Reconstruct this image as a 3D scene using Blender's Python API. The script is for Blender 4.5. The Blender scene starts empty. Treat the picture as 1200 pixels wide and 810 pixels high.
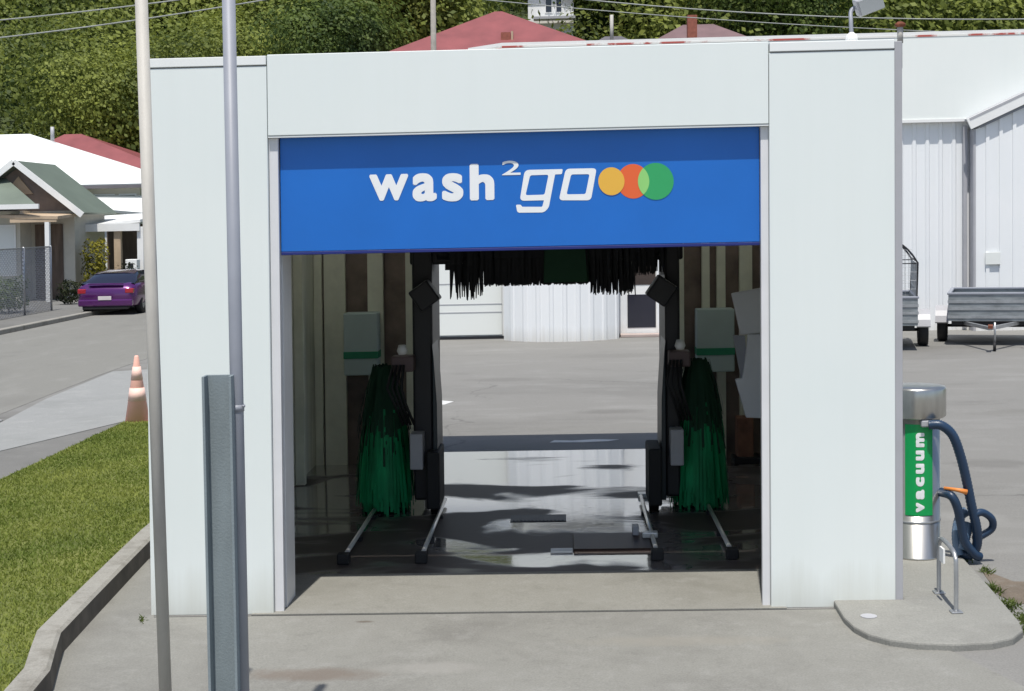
import bpy, bmesh, math, random
from mathutils import Vector, Matrix
R = math.radians
random.seed(7)
scn = bpy.context.scene
COL = scn.collection
S = 0.013                      # the whole site falls gently to the left: 13 mm per metre

# ------------------------------------------------------------------ materials
def _nt(name):
    m = bpy.data.materials.new(name); m.use_nodes = True
    nt = m.node_tree; b = nt.nodes['Principled BSDF']
    return m, nt, b
def N(nt, t, **kw):
    n = nt.nodes.new(t)
    for k, v in kw.items():
        if k in n.inputs: n.inputs[k].default_value = v
        else: setattr(n, k, v)
    return n
def mat(name, c, rough=.6, metal=0, var=.12, scale=3.0, bump=0, bscale=60, spec=.5, coat=0, stretch=(1,1,1), c2=None, rg=(.3,.7)):
    m, nt, b = _nt(name); L = nt.links
    g = N(nt, 'ShaderNodeNewGeometry')
    mp = N(nt, 'ShaderNodeMapping'); mp.inputs['Scale'].default_value = stretch
    L.new(g.outputs['Position'], mp.inputs['Vector'])
    n = N(nt, 'ShaderNodeTexNoise', Scale=scale, Detail=6.0, Roughness=.6)
    L.new(mp.outputs[0], n.inputs['Vector'])
    mx = N(nt, 'ShaderNodeMix', data_type='RGBA')
    cr = N(nt, 'ShaderNodeMapRange'); cr.inputs['From Min'].default_value = rg[0]; cr.inputs['From Max'].default_value = rg[1]
    L.new(n.outputs['Fac'], cr.inputs['Value']); L.new(cr.outputs[0], mx.inputs['Factor'])
    mx.inputs['A'].default_value = tuple(x*(1-var) for x in c)+(1,)
    mx.inputs['B'].default_value = (tuple(min(1, x*(1+var)) for x in c) if c2 is None else c2)+(1,)
    L.new(mx.outputs['Result'], b.inputs['Base Color'])
    b.inputs['Roughness'].default_value = rough; b.inputs['Metallic'].default_value = metal
    b.inputs['Specular IOR Level'].default_value = spec; b.inputs['Coat Weight'].default_value = coat
    if bump:
        n2 = N(nt, 'ShaderNodeTexNoise', Scale=bscale, Detail=4.0)
        L.new(g.outputs['Position'], n2.inputs['Vector'])
        bp = N(nt, 'ShaderNodeBump', Strength=bump, Distance=.01)
        L.new(n2.outputs['Fac'], bp.inputs['Height']); L.new(bp.outputs[0], b.inputs['Normal'])
    return m
def leafmat(name, dark, light, scale=.12):
    m, nt, b = _nt(name); L = nt.links
    g = N(nt, 'ShaderNodeNewGeometry')
    n = N(nt, 'ShaderNodeTexNoise', Scale=scale, Detail=3.0); L.new(g.outputs['Position'], n.inputs['Vector'])
    ad = N(nt, 'ShaderNodeMath', operation='MULTIPLY_ADD'); L.new(g.outputs['Random Per Island'], ad.inputs[0]); ad.inputs[1].default_value = .2
    L.new(n.outputs['Fac'], ad.inputs[2])
    cr = N(nt, 'ShaderNodeMapRange'); cr.inputs['From Min'].default_value = .42; cr.inputs['From Max'].default_value = .80
    L.new(ad.outputs[0], cr.inputs['Value'])
    mx = N(nt, 'ShaderNodeMix', data_type='RGBA'); L.new(cr.outputs[0], mx.inputs['Factor'])
    mx.inputs['A'].default_value = dark+(1,); mx.inputs['B'].default_value = light+(1,)
    L.new(mx.outputs['Result'], b.inputs['Base Color'])
    b.inputs['Roughness'].default_value = .6; b.inputs['Specular IOR Level'].default_value = .25
    tr = N(nt, 'ShaderNodeBsdfTranslucent'); L.new(mx.outputs['Result'], tr.inputs['Color'])
    ms = N(nt, 'ShaderNodeMixShader'); ms.inputs[0].default_value = .38
    L.new(b.outputs[0], ms.inputs[1]); L.new(tr.outputs[0], ms.inputs[2])
    L.new(ms.outputs[0], nt.nodes['Material Output'].inputs['Surface'])
    return m
def groundmat(name, base, dark, light, fine=.12, patch=.5, bump=.25, stains=(), crack=0.0, sx=(1,1,1)):
    """weathered concrete / asphalt: broad patches, fine grain, thin cracks and a few shaped stains"""
    m, nt, b = _nt(name); L = nt.links
    g = N(nt, 'ShaderNodeNewGeometry'); P = g.outputs['Position']
    mp = N(nt, 'ShaderNodeMapping'); mp.inputs['Scale'].default_value = sx; L.new(P, mp.inputs['Vector'])
    def mix(a, bb, f, blend='MIX'):
        x = N(nt, 'ShaderNodeMix', data_type='RGBA', blend_type=blend)
        for s, v in (('A', a), ('B', bb), ('Factor', f)):
            if isinstance(v, (tuple, float, int)): x.inputs[s].default_value = v if isinstance(v, (float, int)) else v+(1,)
            else: L.new(v, x.inputs[s])
        return x.outputs['Result']
    def rng(o, a, bb, lo=0., hi=1.):
        r = N(nt, 'ShaderNodeMapRange'); r.inputs['From Min'].default_value = a; r.inputs['From Max'].default_value = bb
        r.inputs['To Min'].default_value = lo; r.inputs['To Max'].default_value = hi
        L.new(o, r.inputs['Value']); return r.outputs[0]
    n1 = N(nt, 'ShaderNodeTexNoise', Scale=patch, Detail=5.0, Roughness=.6, Distortion=.6); L.new(mp.outputs[0], n1.inputs['Vector'])
    n2 = N(nt, 'ShaderNodeTexNoise', Scale=patch*5.3, Detail=8.0, Roughness=.7); L.new(mp.outputs[0], n2.inputs['Vector'])
    n3 = N(nt, 'ShaderNodeTexNoise', Scale=90.0, Detail=3.0); L.new(P, n3.inputs['Vector'])
    c = mix(base, dark, rng(n1.outputs['Fac'], .5, .72))
    c = mix(c, light, rng(n2.outputs['Fac'], .52, .74, 0, .8))
    c = mix(c, dark, rng(n2.outputs['Fac'], .44, .3, 0, .6))
    k = rng(n3.outputs['Fac'], .3, .7, 1-fine, 1+fine)
    cc = N(nt, 'ShaderNodeCombineXYZ')
    for i in range(3): L.new(k, cc.inputs[i])
    c = mix(c, cc.outputs[0], 1.0, 'MULTIPLY')
    if crack:
        v = N(nt, 'ShaderNodeTexVoronoi', feature='DISTANCE_TO_EDGE', Scale=crack)
        dn = N(nt, 'ShaderNodeTexNoise', Scale=1.1, Detail=4.0); L.new(P, dn.inputs['Vector'])
        va = N(nt, 'ShaderNodeVectorMath', operation='MULTIPLY_ADD'); L.new(dn.outputs['Color'], va.inputs[0])
        va.inputs[1].default_value = (1.6, 1.6, 0); L.new(P, va.inputs[2]); L.new(va.outputs[0], v.inputs['Vector'])
        mk = N(nt, 'ShaderNodeMath', operation='MULTIPLY'); L.new(rng(v.outputs['Distance'], .004, .001, 0, .6), mk.inputs[0])
        L.new(rng(n1.outputs['Fac'], .45, .6), mk.inputs[1])
        c = mix(c, tuple(x*.35 for x in base), mk.outputs[0])
    for (x, y, rx, ry, col, amt) in stains:
        m2 = N(nt, 'ShaderNodeMapping', vector_type='TEXTURE'); m2.inputs['Location'].default_value = (x, y, 0); m2.inputs['Scale'].default_value = (rx, ry, 50)
        L.new(P, m2.inputs['Vector'])
        ln = N(nt, 'ShaderNodeVectorMath', operation='LENGTH'); L.new(m2.outputs[0], ln.inputs[0])
        nd = N(nt, 'ShaderNodeTexNoise', Scale=5.0, Detail=6.0, Roughness=.7); L.new(P, nd.inputs['Vector'])
        a = N(nt, 'ShaderNodeMath', operation='MULTIPLY_ADD'); L.new(nd.outputs['Fac'], a.inputs[0]); a.inputs[1].default_value = 1.4; L.new(ln.outputs['Value'], a.inputs[2])
        c = mix(c, col, rng(a.outputs[0], 1.75, 1.2, 0, amt))
    L.new(c, b.inputs['Base Color']); b.inputs['Roughness'].default_value = .85; b.inputs['Specular IOR Level'].default_value = .3
    bp = N(nt, 'ShaderNodeBump', Strength=bump, Distance=.006); L.new(n3.outputs['Fac'], bp.inputs['Height']); L.new(bp.outputs[0], b.inputs['Normal'])
    return m
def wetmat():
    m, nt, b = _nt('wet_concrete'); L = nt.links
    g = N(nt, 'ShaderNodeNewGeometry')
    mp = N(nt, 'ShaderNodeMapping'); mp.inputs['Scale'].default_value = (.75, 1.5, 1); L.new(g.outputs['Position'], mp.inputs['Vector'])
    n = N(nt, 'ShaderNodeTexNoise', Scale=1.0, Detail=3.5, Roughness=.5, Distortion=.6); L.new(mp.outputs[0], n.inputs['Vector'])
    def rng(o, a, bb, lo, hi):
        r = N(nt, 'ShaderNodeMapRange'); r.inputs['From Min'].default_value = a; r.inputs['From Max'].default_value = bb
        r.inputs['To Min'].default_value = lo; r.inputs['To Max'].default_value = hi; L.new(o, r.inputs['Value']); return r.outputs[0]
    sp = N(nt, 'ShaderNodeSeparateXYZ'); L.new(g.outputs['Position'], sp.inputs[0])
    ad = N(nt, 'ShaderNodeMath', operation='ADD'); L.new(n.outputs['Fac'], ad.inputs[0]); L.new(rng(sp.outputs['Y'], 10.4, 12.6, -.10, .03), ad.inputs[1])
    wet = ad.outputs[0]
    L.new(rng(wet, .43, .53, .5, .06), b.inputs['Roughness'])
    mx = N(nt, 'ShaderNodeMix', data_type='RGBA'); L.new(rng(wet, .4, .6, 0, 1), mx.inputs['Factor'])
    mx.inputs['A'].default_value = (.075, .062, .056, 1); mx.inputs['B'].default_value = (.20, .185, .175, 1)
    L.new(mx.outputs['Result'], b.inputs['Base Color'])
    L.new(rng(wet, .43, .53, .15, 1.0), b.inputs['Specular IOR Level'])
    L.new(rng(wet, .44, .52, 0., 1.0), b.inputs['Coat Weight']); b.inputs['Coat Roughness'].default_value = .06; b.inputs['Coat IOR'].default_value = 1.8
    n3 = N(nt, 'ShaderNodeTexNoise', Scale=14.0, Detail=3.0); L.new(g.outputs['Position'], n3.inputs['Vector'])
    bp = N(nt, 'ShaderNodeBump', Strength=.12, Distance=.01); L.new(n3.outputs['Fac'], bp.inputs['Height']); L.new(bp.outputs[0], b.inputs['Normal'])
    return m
def panelmat(name, c, rough=.4):
    """painted sheet cladding with faint vertical dirt runs"""
    m, nt, b = _nt(name); L = nt.links
    g = N(nt, 'ShaderNodeNewGeometry')
    mp = N(nt, 'ShaderNodeMapping'); mp.inputs['Scale'].default_value = (7, 7, .35); L.new(g.outputs['Position'], mp.inputs['Vector'])
    n = N(nt, 'ShaderNodeTexNoise', Scale=1.0, Detail=7.0, Roughness=.65); L.new(mp.outputs[0], n.inputs['Vector'])
    n2 = N(nt, 'ShaderNodeTexNoise', Scale=.9, Detail=4.0); L.new(g.outputs['Position'], n2.inputs['Vector'])
    def rng(o, a, bb, lo, hi):
        r = N(nt, 'ShaderNodeMapRange'); r.inputs['From Min'].default_value = a; r.inputs['From Max'].default_value = bb
        r.inputs['To Min'].default_value = lo; r.inputs['To Max'].default_value = hi; L.new(o, r.inputs['Value']); return r.outputs[0]
    mx = N(nt, 'ShaderNodeMix', data_type='RGBA'); L.new(rng(n.outputs['Fac'], .42, .75, 0, .14), mx.inputs['Factor'])
    mx.inputs['A'].default_value = c+(1,); mx.inputs['B'].default_value = (c[0]*.86, c[1]*.86, c[2]*.83, 1)
    mx2 = N(nt, 'ShaderNodeMix', data_type='RGBA'); L.new(rng(n2.outputs['Fac'], .35, .7, 0, .5), mx2.inputs['Factor'])
    L.new(mx.outputs['Result'], mx2.inputs['A']); mx2.inputs['B'].default_value = (c[0]*.93, c[1]*.955, c[2]*.96, 1)
    sp = N(nt, 'ShaderNodeSeparateXYZ'); L.new(g.outputs['Position'], sp.inputs[0])
    za = N(nt, 'ShaderNodeMath', operation='MULTIPLY_ADD'); L.new(n.outputs['Fac'], za.inputs[0]); za.inputs[1].default_value = -.5; L.new(sp.outputs['Z'], za.inputs[2])
    mx3 = N(nt, 'ShaderNodeMix', data_type='RGBA'); L.new(rng(za.outputs[0], .05, -.28, 0, .5), mx3.inputs['Factor'])
    L.new(mx2.outputs['Result'], mx3.inputs['A']); mx3.inputs['B'].default_value = (c[0]*.62, c[1]*.58, c[2]*.5, 1)
    L.new(mx3.outputs['Result'], b.inputs['Base Color']); b.inputs['Roughness'].default_value = rough
    bp = N(nt, 'ShaderNodeBump', Strength=.05, Distance=.02); L.new(n2.outputs['Fac'], bp.inputs['Height']); L.new(bp.outputs[0], b.inputs['Normal'])
    return m

M = {}
M['yard'] = groundmat('yard_asphalt', (0.207, 0.202, 0.189), (0.15, 0.146, 0.136), (0.264, 0.26, 0.246), patch=.22, crack=.13, sx=(.45,1,1), stains=[(.6,18.2,.5,.25,(.13,.125,.115),.5),(-.9,22,.7,.3,(.14,.135,.125),.45),(4.2,14,.5,.3,(.13,.125,.115),.5),(5.6,17.5,.8,.4,(.14,.135,.12),.4),(.9,25.5,1.2,.5,(.15,.145,.135),.4),(3.3,11.6,.3,.25,(.26,.255,.24),.6)])
M['conc'] = groundmat('forecourt_concrete', (0.225, 0.221, 0.199), (0.17, 0.165, 0.149), (0.268, 0.264, 0.243), patch=.8,
    stains=[(-1.42,7.75,.42,.13,(.15,.115,.09),.6), (-.75,7.85,.35,.12,(.30,.29,.265),.5), (-1.25,8.78,.06,.03,(.12,.1,.08),.8), (.7,8.3,.7,.12,(.25,.235,.2),.5)])
M['slab'] = groundmat('island_concrete', (0.246, 0.243, 0.221), (0.203, 0.199, 0.181), (0.29, 0.286, 0.261), patch=1.1)
M['path'] = groundmat('footpath_asphalt', (0.17, 0.167, 0.157), (0.14, 0.138, 0.128), (0.212, 0.208, 0.196), patch=.5)
M['road'] = groundmat('road_asphalt', (0.209, 0.205, 0.186), (0.172, 0.167, 0.153), (0.251, 0.246, 0.228), patch=.3, sx=(1,.4,1))
M['light'] = groundmat('crossing_concrete', (0.274, 0.278, 0.27), (0.232, 0.237, 0.228), (0.332, 0.332, 0.32), patch=.6)
M['strip'] = groundmat('threshold_concrete', (.238,.232,.205), (.19,.184,.16), (.275,.27,.245), patch=1.2)
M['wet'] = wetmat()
M['white'] = panelmat('white_cladding', (.79,.83,.805))
M['white2'] = panelmat('white_flashing', (.83,.84,.82))
M['greytrim'] = mat('grey_trim', (.40,.40,.42), .45, var=.06)
M['jamb'] = mat('pale_grey_jamb', (.70,.70,.71), .4, var=.05)
M['blue'] = mat('blue_door_paint', (.010,.145,.54), .38, var=.05, scale=2)
M['blueedge'] = mat('dark_blue_edge', (.01,.02,.16), .5)
M['wtext'] = mat('white_lettering', (.85,.86,.86), .5, var=.02)
M['yel'] = mat('amber_disc', (.80,.45,.06), .5, var=.03)
M['ora'] = mat('orange_disc', (.78,.13,.035), .5, var=.03)
M['grn'] = mat('green_disc', (.03,.36,.12), .5, var=.03)
M['lime'] = mat('pale_green_overlap', (.28,.62,.18), .5, var=.03)
M['dark'] = mat('dark_steel', (.012,.012,.016), .5)
M['black'] = mat('black_bristle', (.008,.009,.012), .8)
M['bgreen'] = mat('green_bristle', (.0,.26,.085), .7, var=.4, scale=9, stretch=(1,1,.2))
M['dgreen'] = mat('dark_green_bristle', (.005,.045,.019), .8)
M['ply'] = mat('brown_wall_lining', (.19,.145,.125), .7, var=.3, scale=4)
M['stud'] = mat('pale_wall_batten', (.76,.76,.64), .6, var=.12)
M['wall_in'] = mat('inner_wall_sheet', (.72,.73,.64), .6, var=.15, scale=2, stretch=(1,4,.4))
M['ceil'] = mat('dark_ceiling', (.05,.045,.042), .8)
M['box'] = mat('pale_green_cabinet', (.50,.60,.60), .5, var=.05)
M['boxs'] = mat('cabinet_green_stripe', (.02,.25,.13), .5)
M['steel'] = mat('galvanised_steel', (.42,.43,.44), .42, .7, var=.15, scale=8)
M['inox'] = mat('stainless_steel', (.50,.49,.46), .28, .9, var=.12, scale=20, stretch=(1,1,.15))
M['rod'] = mat('bright_rail', (.75,.74,.70), .3, .4)
M['added_skylight'] = bpy.data.materials.new('added_translucent_sheet'); M['added_skylight'].use_nodes = True  # for the unseen roof strips added to light the bay
_t = M['added_skylight'].node_tree; _b = _t.nodes.new('ShaderNodeBsdfTranslucent'); _b.inputs[0].default_value = (.85,.86,.80,1)
_t.links.new(_b.outputs[0], _t.nodes['Material Output'].inputs['Surface'])
M['rubber'] = mat('black_rubber', (.012,.012,.013), .7)
M['rust'] = mat('rusty_metal', (.16,.045,.02), .8, var=.5, scale=30)
M['hose'] = mat('dark_blue_hose', (.016,.040,.085), .38, var=.2)
M['hose2'] = mat('pale_blue_hose_cuff', (.09,.15,.24), .4, var=.2)
M['labelg'] = mat('green_label', (.0,.33,.08), .4, var=.04)
M['orange'] = mat('orange_plastic', (.75,.25,.05), .5)
M['coneo'] = mat('faded_orange_cone', (.90,.50,.40), .6, var=.04)
M['conew'] = mat('reflective_white_collar', (.88,.60,.51), .6)
M['polebeige'] = mat('beige_painted_pole', (.44,.42,.38), .6, var=.16, scale=9, stretch=(1,1,.25), bump=.1, bscale=120)
M['polegrey'] = mat('blue_grey_pole', (.27,.285,.325), .5, var=.08)
M['postgrey'] = mat('blue_grey_steel_post', (.22,.26,.275), .6, var=.15, scale=7, stretch=(1,1,.3), bump=.15, bscale=90)
M['roofw'] = mat('white_roof_sheet', (.765,.785,.755), .85, var=.006, scale=1, spec=.12)
M['fascia'] = panelmat('smooth_fascia_sheet', (.84,.865,.83), .5)
M['ridge'] = mat('flaking_ridge_cap', (.80,.79,.75), .5, var=.03, scale=.9, c2=(.45,.10,.08), rg=(.50,.55))
M['warew'] = panelmat('warehouse_white', (.84,.85,.855), .5)
M['kerb'] = groundmat('kerb_concrete', (0.289, 0.277, 0.246), (0.195, 0.183, 0.156), (0.335, 0.324, 0.289), patch=3)
M['kerbf'] = mat('dark_kerb_face', (.10,.085,.07), .9, var=.35, scale=6)  # darker brown for the driveway side of the kerb
M['grass'] = mat('lawn_soil', (.115,.145,.030), .9, var=.25, scale=1.2, bump=.4, bscale=40, c2=(.19,.20,.05))
M['blade'] = leafmat('grass_blades', (.15,.20,.035), (.30,.33,.075), .9)
M['weed'] = leafmat('weed_leaves', (.06,.09,.02), (.16,.2,.05), 3)
M['leafA'] = leafmat('bush_leaves', (.055,.085,.02), (.30,.34,.07), .13)
M['leafB'] = leafmat('dark_leaves', (.035,.065,.018), (.17,.23,.05), .3)
M['leafY'] = leafmat('yellow_green_leaves', (.12,.12,.015), (.34,.30,.03), .8)
M['leafD'] = leafmat('deep_shrub_leaves', (.012,.018,.010), (.05,.06,.02), .8)
M['bark'] = mat('bark', (.11,.085,.06), .9, var=.3, scale=5)
M['hill'] = mat('hill_soil', (.055,.075,.022), .95, var=.4, scale=.3)
M['cream'] = mat('cream_weatherboard', (.55,.52,.44), .6, var=.06)
M['grgreen'] = mat('green_roof_sheet', (.135,.165,.13), .6, var=.12, scale=.8)
M['tan'] = mat('tan_gable', (.50,.38,.26), .7)
M['wtrim'] = mat('white_trim', (.82,.82,.80), .5, var=.03)
M['redroof'] = mat('red_roof_sheet', (.235,.065,.065), .5, var=.18, scale=.8)
M['greyroof'] = mat('slate_grey_roof', (.13,.12,.13), .6, var=.2, scale=.8)
M['dullroof'] = mat('dull_reddish_roof', (.17,.105,.105), .6, var=.2, scale=.8)
M['brick'] = mat('red_brick', (.28,.09,.06), .8, var=.2, scale=8)
M['glass'] = mat('dark_window_glass', (.015,.016,.03), .08, spec=.8, var=0)
M['brownglass'] = mat('brown_window_glass', (.06,.045,.04), .2, var=.2)
M['timber'] = mat('weathered_brown_timber', (.14,.10,.075), .8, var=.35, scale=3, stretch=(3,3,.3))
M['shadewall'] = mat('brown_wall_and_gable_shade', (.22,.18,.16), .8, var=.15)
M['purple'] = mat('purple_car_paint', (.09,.010,.12), .22, .35, var=.04, coat=1)
M['redlamp'] = mat('red_lamp_lens', (.35,.01,.02), .15, coat=1)
M['plate'] = mat('number_plate', (.6,.55,.55), .5)
M['wire'] = mat('overhead_wire', (.30,.31,.30), .6)
M['wood'] = mat('grey_timber_pole', (.30,.28,.25), .9, var=.2)
M['lampglass'] = mat('floodlight_glass', (.45,.47,.47), .15, var=.05)
M['plas'] = mat('white_plastic_sheet', (.62,.64,.68), .45, var=.06)
M['paint'] = mat('worn_white_paint', (.62,.62,.60), .6, var=.15)
M['trailer'] = mat('galvanised_tray', (.26,.28,.29), .45, .35, var=.3, scale=5, stretch=(.6,1,3))

# ------------------------------------------------------------------ helpers
def gz(x): return S*x
def tag(o, label=None, cat=None, group=None, kind=None):
    if label: o['label'] = label
    if cat: o['category'] = cat
    if group: o['group'] = group
    if kind: o['kind'] = kind
    return o
def T(name, label, cat, x, y, z=0, group=None):
    o = bpy.data.objects.new(name, None); COL.objects.link(o)
    o.location = (x, y, z+gz(x)); o.empty_display_size = .2
    return tag(o, label, cat, group)
def wloc(o):
    v = Vector((0,0,0))
    while o is not None: v += o.location; o = o.parent
    return v
class MB:
    def __init__(s): s.v = []; s.f = []; s.sm = []
    def add(s, vs, fs, smooth=False):
        k = len(s.v); s.v += [tuple(v) for v in vs]
        for f in fs: s.f.append([i+k for i in f]); s.sm.append(smooth)
        return s
    def box(s, x0, x1, y0, y1, z0, z1, rot=0, c=None):
        vs = [(x,y,z) for z in (z0,z1) for y in (y0,y1) for x in (x0,x1)]
        if rot:
            cx, cy = c if c else ((x0+x1)/2, (y0+y1)/2)
            ca, sa = math.cos(rot), math.sin(rot)
            vs = [(cx+(x-cx)*ca-(y-cy)*sa, cy+(x-cx)*sa+(y-cy)*ca, z) for x,y,z in vs]
        return s.add(vs, [(0,2,3,1),(4,5,7,6),(0,1,5,4),(2,6,7,3),(0,4,6,2),(1,3,7,5)])
    def obox(s, c, ax, ay, az, hx, hy, hz):
        c, ax, ay, az = map(Vector, (c, ax, ay, az))
        vs = [c+ax*hx*i+ay*hy*j+az*hz*k for k in (-1,1) for j in (-1,1) for i in (-1,1)]
        return s.add(vs, [(0,2,3,1),(4,5,7,6),(0,1,5,4),(2,6,7,3),(0,4,6,2),(1,3,7,5)])
    def beam(s, p, q, w, h, up=(0,0,1)):
        p, q = Vector(p), Vector(q); d = (q-p); L = d.length; d.normalize()
        u = Vector(up); r = d.cross(u)
        if r.length < 1e-4: r = d.cross(Vector((0,1,0)))
        r.normalize(); u = r.cross(d)
        return s.obox((p+q)/2, d, r, u, L/2, w/2, h/2)
    def prism(s, pts, lo, hi, axis='z'):
        n = len(pts)
        def mk(p, t): return {'z':(p[0],p[1],t),'y':(p[0],t,p[1]),'x':(t,p[0],p[1])}[axis]
        vs = [mk(p, lo) for p in pts]+[mk(p, hi) for p in pts]
        fs = [tuple(range(n))[::-1], tuple(range(n,2*n))]+[(i,(i+1)%n,n+(i+1)%n,n+i) for i in range(n)]
        return s.add(vs, fs)
    def slab(s, poly, t):
        p = [Vector(q) for q in poly]; nrm = (p[1]-p[0]).cross(p[2]-p[0]).normalized()
        if nrm.z < 0: nrm = -nrm
        n = len(p); vs = p+[q-nrm*t for q in p]
        return s.add(vs, [tuple(range(n)), tuple(range(n,2*n))[::-1]]+[(i,n+i,n+(i+1)%n,(i+1)%n) for i in range(n)])
    def tube(s, path, r, n=10, cap=True):
        P = [Vector(p) for p in path]; rings = []; k0 = len(s.v); vs = []; prev = None
        for i, p in enumerate(P):
            d = (P[min(i+1,len(P)-1)]-P[max(i-1,0)]).normalized()
            if prev is None:
                a = Vector((0,0,1)) if abs(d.z) < .9 else Vector((1,0,0)); u = d.cross(a).normalized()
            else: u = (prev-d*prev.dot(d)).normalized()
            prev = u; w = d.cross(u); rr = r[i] if isinstance(r, (list,tuple)) else r
            for j in range(n):
                t = 2*math.pi*j/n; vs.append(p+(u*math.cos(t)+w*math.sin(t))*rr)
        fs = [(i*n+j, i*n+(j+1)%n, (i+1)*n+(j+1)%n, (i+1)*n+j) for i in range(len(P)-1) for j in range(n)]
        s.add(vs, fs, True)
        if cap:
            m = len(P)-1; s.f.append([k0+j for j in range(n)][::-1]); s.sm.append(False)
            s.f.append([k0+m*n+j for j in range(n)]); s.sm.append(False)
        return s
    def lathe(s, c, prof, n=24, axis='z'):
        vs = []
        for r, h in prof:
            for j in range(n):
                t = 2*math.pi*j/n; a, b = r*math.cos(t), r*math.sin(t)
                vs.append({'z':(c[0]+a,c[1]+b,c[2]+h),'x':(c[0]+h,c[1]+a,c[2]+b),'y':(c[0]+a,c[1]+h,c[2]+b)}[axis])
        fs = [(i*n+j, i*n+(j+1)%n, (i+1)*n+(j+1)%n, (i+1)*n+j) for i in range(len(prof)-1) for j in range(n)]
        return s.add(vs, fs, True)
    def build(s, name, m, parent=None, bevel=0, shear=True):
        org = wloc(parent) if parent else Vector((0,0,0))
        me = bpy.data.meshes.new(name)
        vs = [((x-org.x), (y-org.y), (z+(S*x if shear else 0)-org.z)) for x, y, z in s.v]
        me.from_pydata(vs, [], s.f); me.polygons.foreach_set('use_smooth', s.sm)
        ms = m if isinstance(m, (list, tuple)) else [m]
        for q in ms: me.materials.append(q)
        bm = bmesh.new(); bm.from_mesh(me)
        bmesh.ops.recalc_face_normals(bm, faces=bm.faces)
        if bevel:
            ed = [e for e in bm.edges if len(e.link_faces) == 2 and e.calc_face_angle(0) > .6]
            bmesh.ops.bevel(bm, geom=ed, offset=bevel, segments=2, affect='EDGES', profile=.5, clamp_overlap=True)
        bm.to_mesh(me); bm.free()
        o = bpy.data.objects.new(name, me); COL.objects.link(o)
        if parent: o.parent = parent
        return o
def struct(mb, name, m, bevel=0, kind='structure'):
    return tag(mb.build(name, m, None, bevel), kind=kind)
def copy_thing(o, dx, dy, label=None, group=None):
    c = o.copy(); COL.objects.link(c); c.location = o.location+Vector((dx, dy, S*dx))
    if label: c['label'] = label
    if group: c['group'] = group
    for ch in o.children:
        d = ch.copy(); COL.objects.link(d); d.parent = c
        for g in ch.children:
            e = g.copy(); COL.objects.link(e); e.parent = d
    return c
def corrugated(mb, x0, x1, y, z0, z1, pitch=.2, depth=.03, face=-1, yfun=None, thick=.05):
    """trapezoid-ribbed sheet in the XZ plane with a real back face"""
    pts = []; x = x0
    while x < x1-1e-6:
        for dx, d in ((0,0),(.45,0),(.55,1),(.75,1),(.85,0)):
            xx = x+dx*pitch
            if xx <= x1: pts.append((xx, d*depth))
        x += pitch
    pts.append((x1, 0))
    f = [(a, (yfun(a) if yfun else y)+face*d) for a, d in pts]
    bk = [(a, (yfun(a) if yfun else y)-face*thick) for a, _ in pts]
    ring = f+bk[::-1]; n = len(f)
    vs = [(a,b,z0) for a,b in ring]+[(a,b,z1) for a,b in ring]; m = 2*n
    fs = [(i,(i+1)%m,m+(i+1)%m,m+i) for i in range(m)]
    fs += [(i,i+1,m-2-i,m-1-i) for i in range(n-1)]+[(m+i,m+m-1-i,m+m-2-i,m+i+1) for i in range(n-1)]
    return mb.add(vs, fs)
def leaves(mb, c, rad, n, size, hollow=.55, flat=1.0):
    cx, cy, cz = c; rx, ry, rz = rad
    for _ in range(n):
        while True:
            a, b, d = random.uniform(-1,1), random.uniform(-1,1), random.uniform(-1,1)
            q = a*a+b*b+d*d
            if q < 1 and q > hollow*random.random(): break
        lump = 1+.22*math.sin(a*5.1+cx)*math.sin(b*4.3+cy)+.16*math.sin(d*6.7+cx*1.7)
        p = Vector((cx+a*rx*lump, cy+b*ry*lump, cz+d*rz*lump))
        nn = (Vector((a,b,d+.25)).normalized()*1.3+Vector((random.gauss(0,.45), random.gauss(0,.45), random.gauss(0,.45)))).normalized()
        u = nn.cross(Vector((random.random(),random.random(),random.random()))).normalized(); w = nn.cross(u)
        s = size*random.uniform(.5,1.25)
        mb.add([p-u*s*.5, p+w*s*.33, p+u*s*.5, p-w*s*.33], [(0,1,2,3)])

# ------------------------------------------------------------------ terrain, sheets of ground
def interp(x, tab):
    if x <= tab[0][0]: return tab[0][1]
    for (a, fa), (b, fb) in zip(tab, tab[1:]):
        if x <= b: return fa+(fb-fa)*(x-a)/(b-a)
    return tab[-1][1]
RISE_R = [(51,0),(60,3),(75,8),(105,17.5),(150,38),(230,72),(400,110)]
RISE_L = [(70,0),(80,4),(105,14),(150,36),(230,72),(400,110)]
def rise(x, y):
    t = min(1, max(0, (x+17)/8)); t = t*t*(3-2*t)
    return interp(y, RISE_L)*(1-t)+interp(y, RISE_R)*t
g = MB(); X0, X1 = -400, 400
g.add([(X0,-60,0),(X1,-60,0),(X1,50,0),(X0,50,0)], [(0,1,2,3)])
struct(g, 'ground', M['yard'])
h = MB(); nx, ny = 90, 70
for j in range(ny+1):
    for i in range(nx+1):
        x = -170+i*340/nx; y = 50+(j/ny)**1.4*350
        z = rise(x,y); z += (0 if z < .1 else min(1, z/4)*(1.6*math.sin(x*.13+y*.05)*math.sin(y*.11)+.7*math.sin(x*.31)))
        h.v.append((x,y,z))
for j in range(ny):
    for i in range(nx):
        a = j*(nx+1)+i; h.f.append([a,a+1,a+nx+2,a+nx+1]); h.sm.append(True)
struct(h, 'hill', M['hill'])
def sheet(name, pts, z, m, t=.05, bevel=0): return struct(MB().prism(pts, z-t, z), name, m, bevel)
sheet('road', [(-13.2,-30),(-7.7,-30),(-7.6,18.6),(-7.85,24),(-7.9,50),(-13.3,50)], .004, M['road'])
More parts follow.
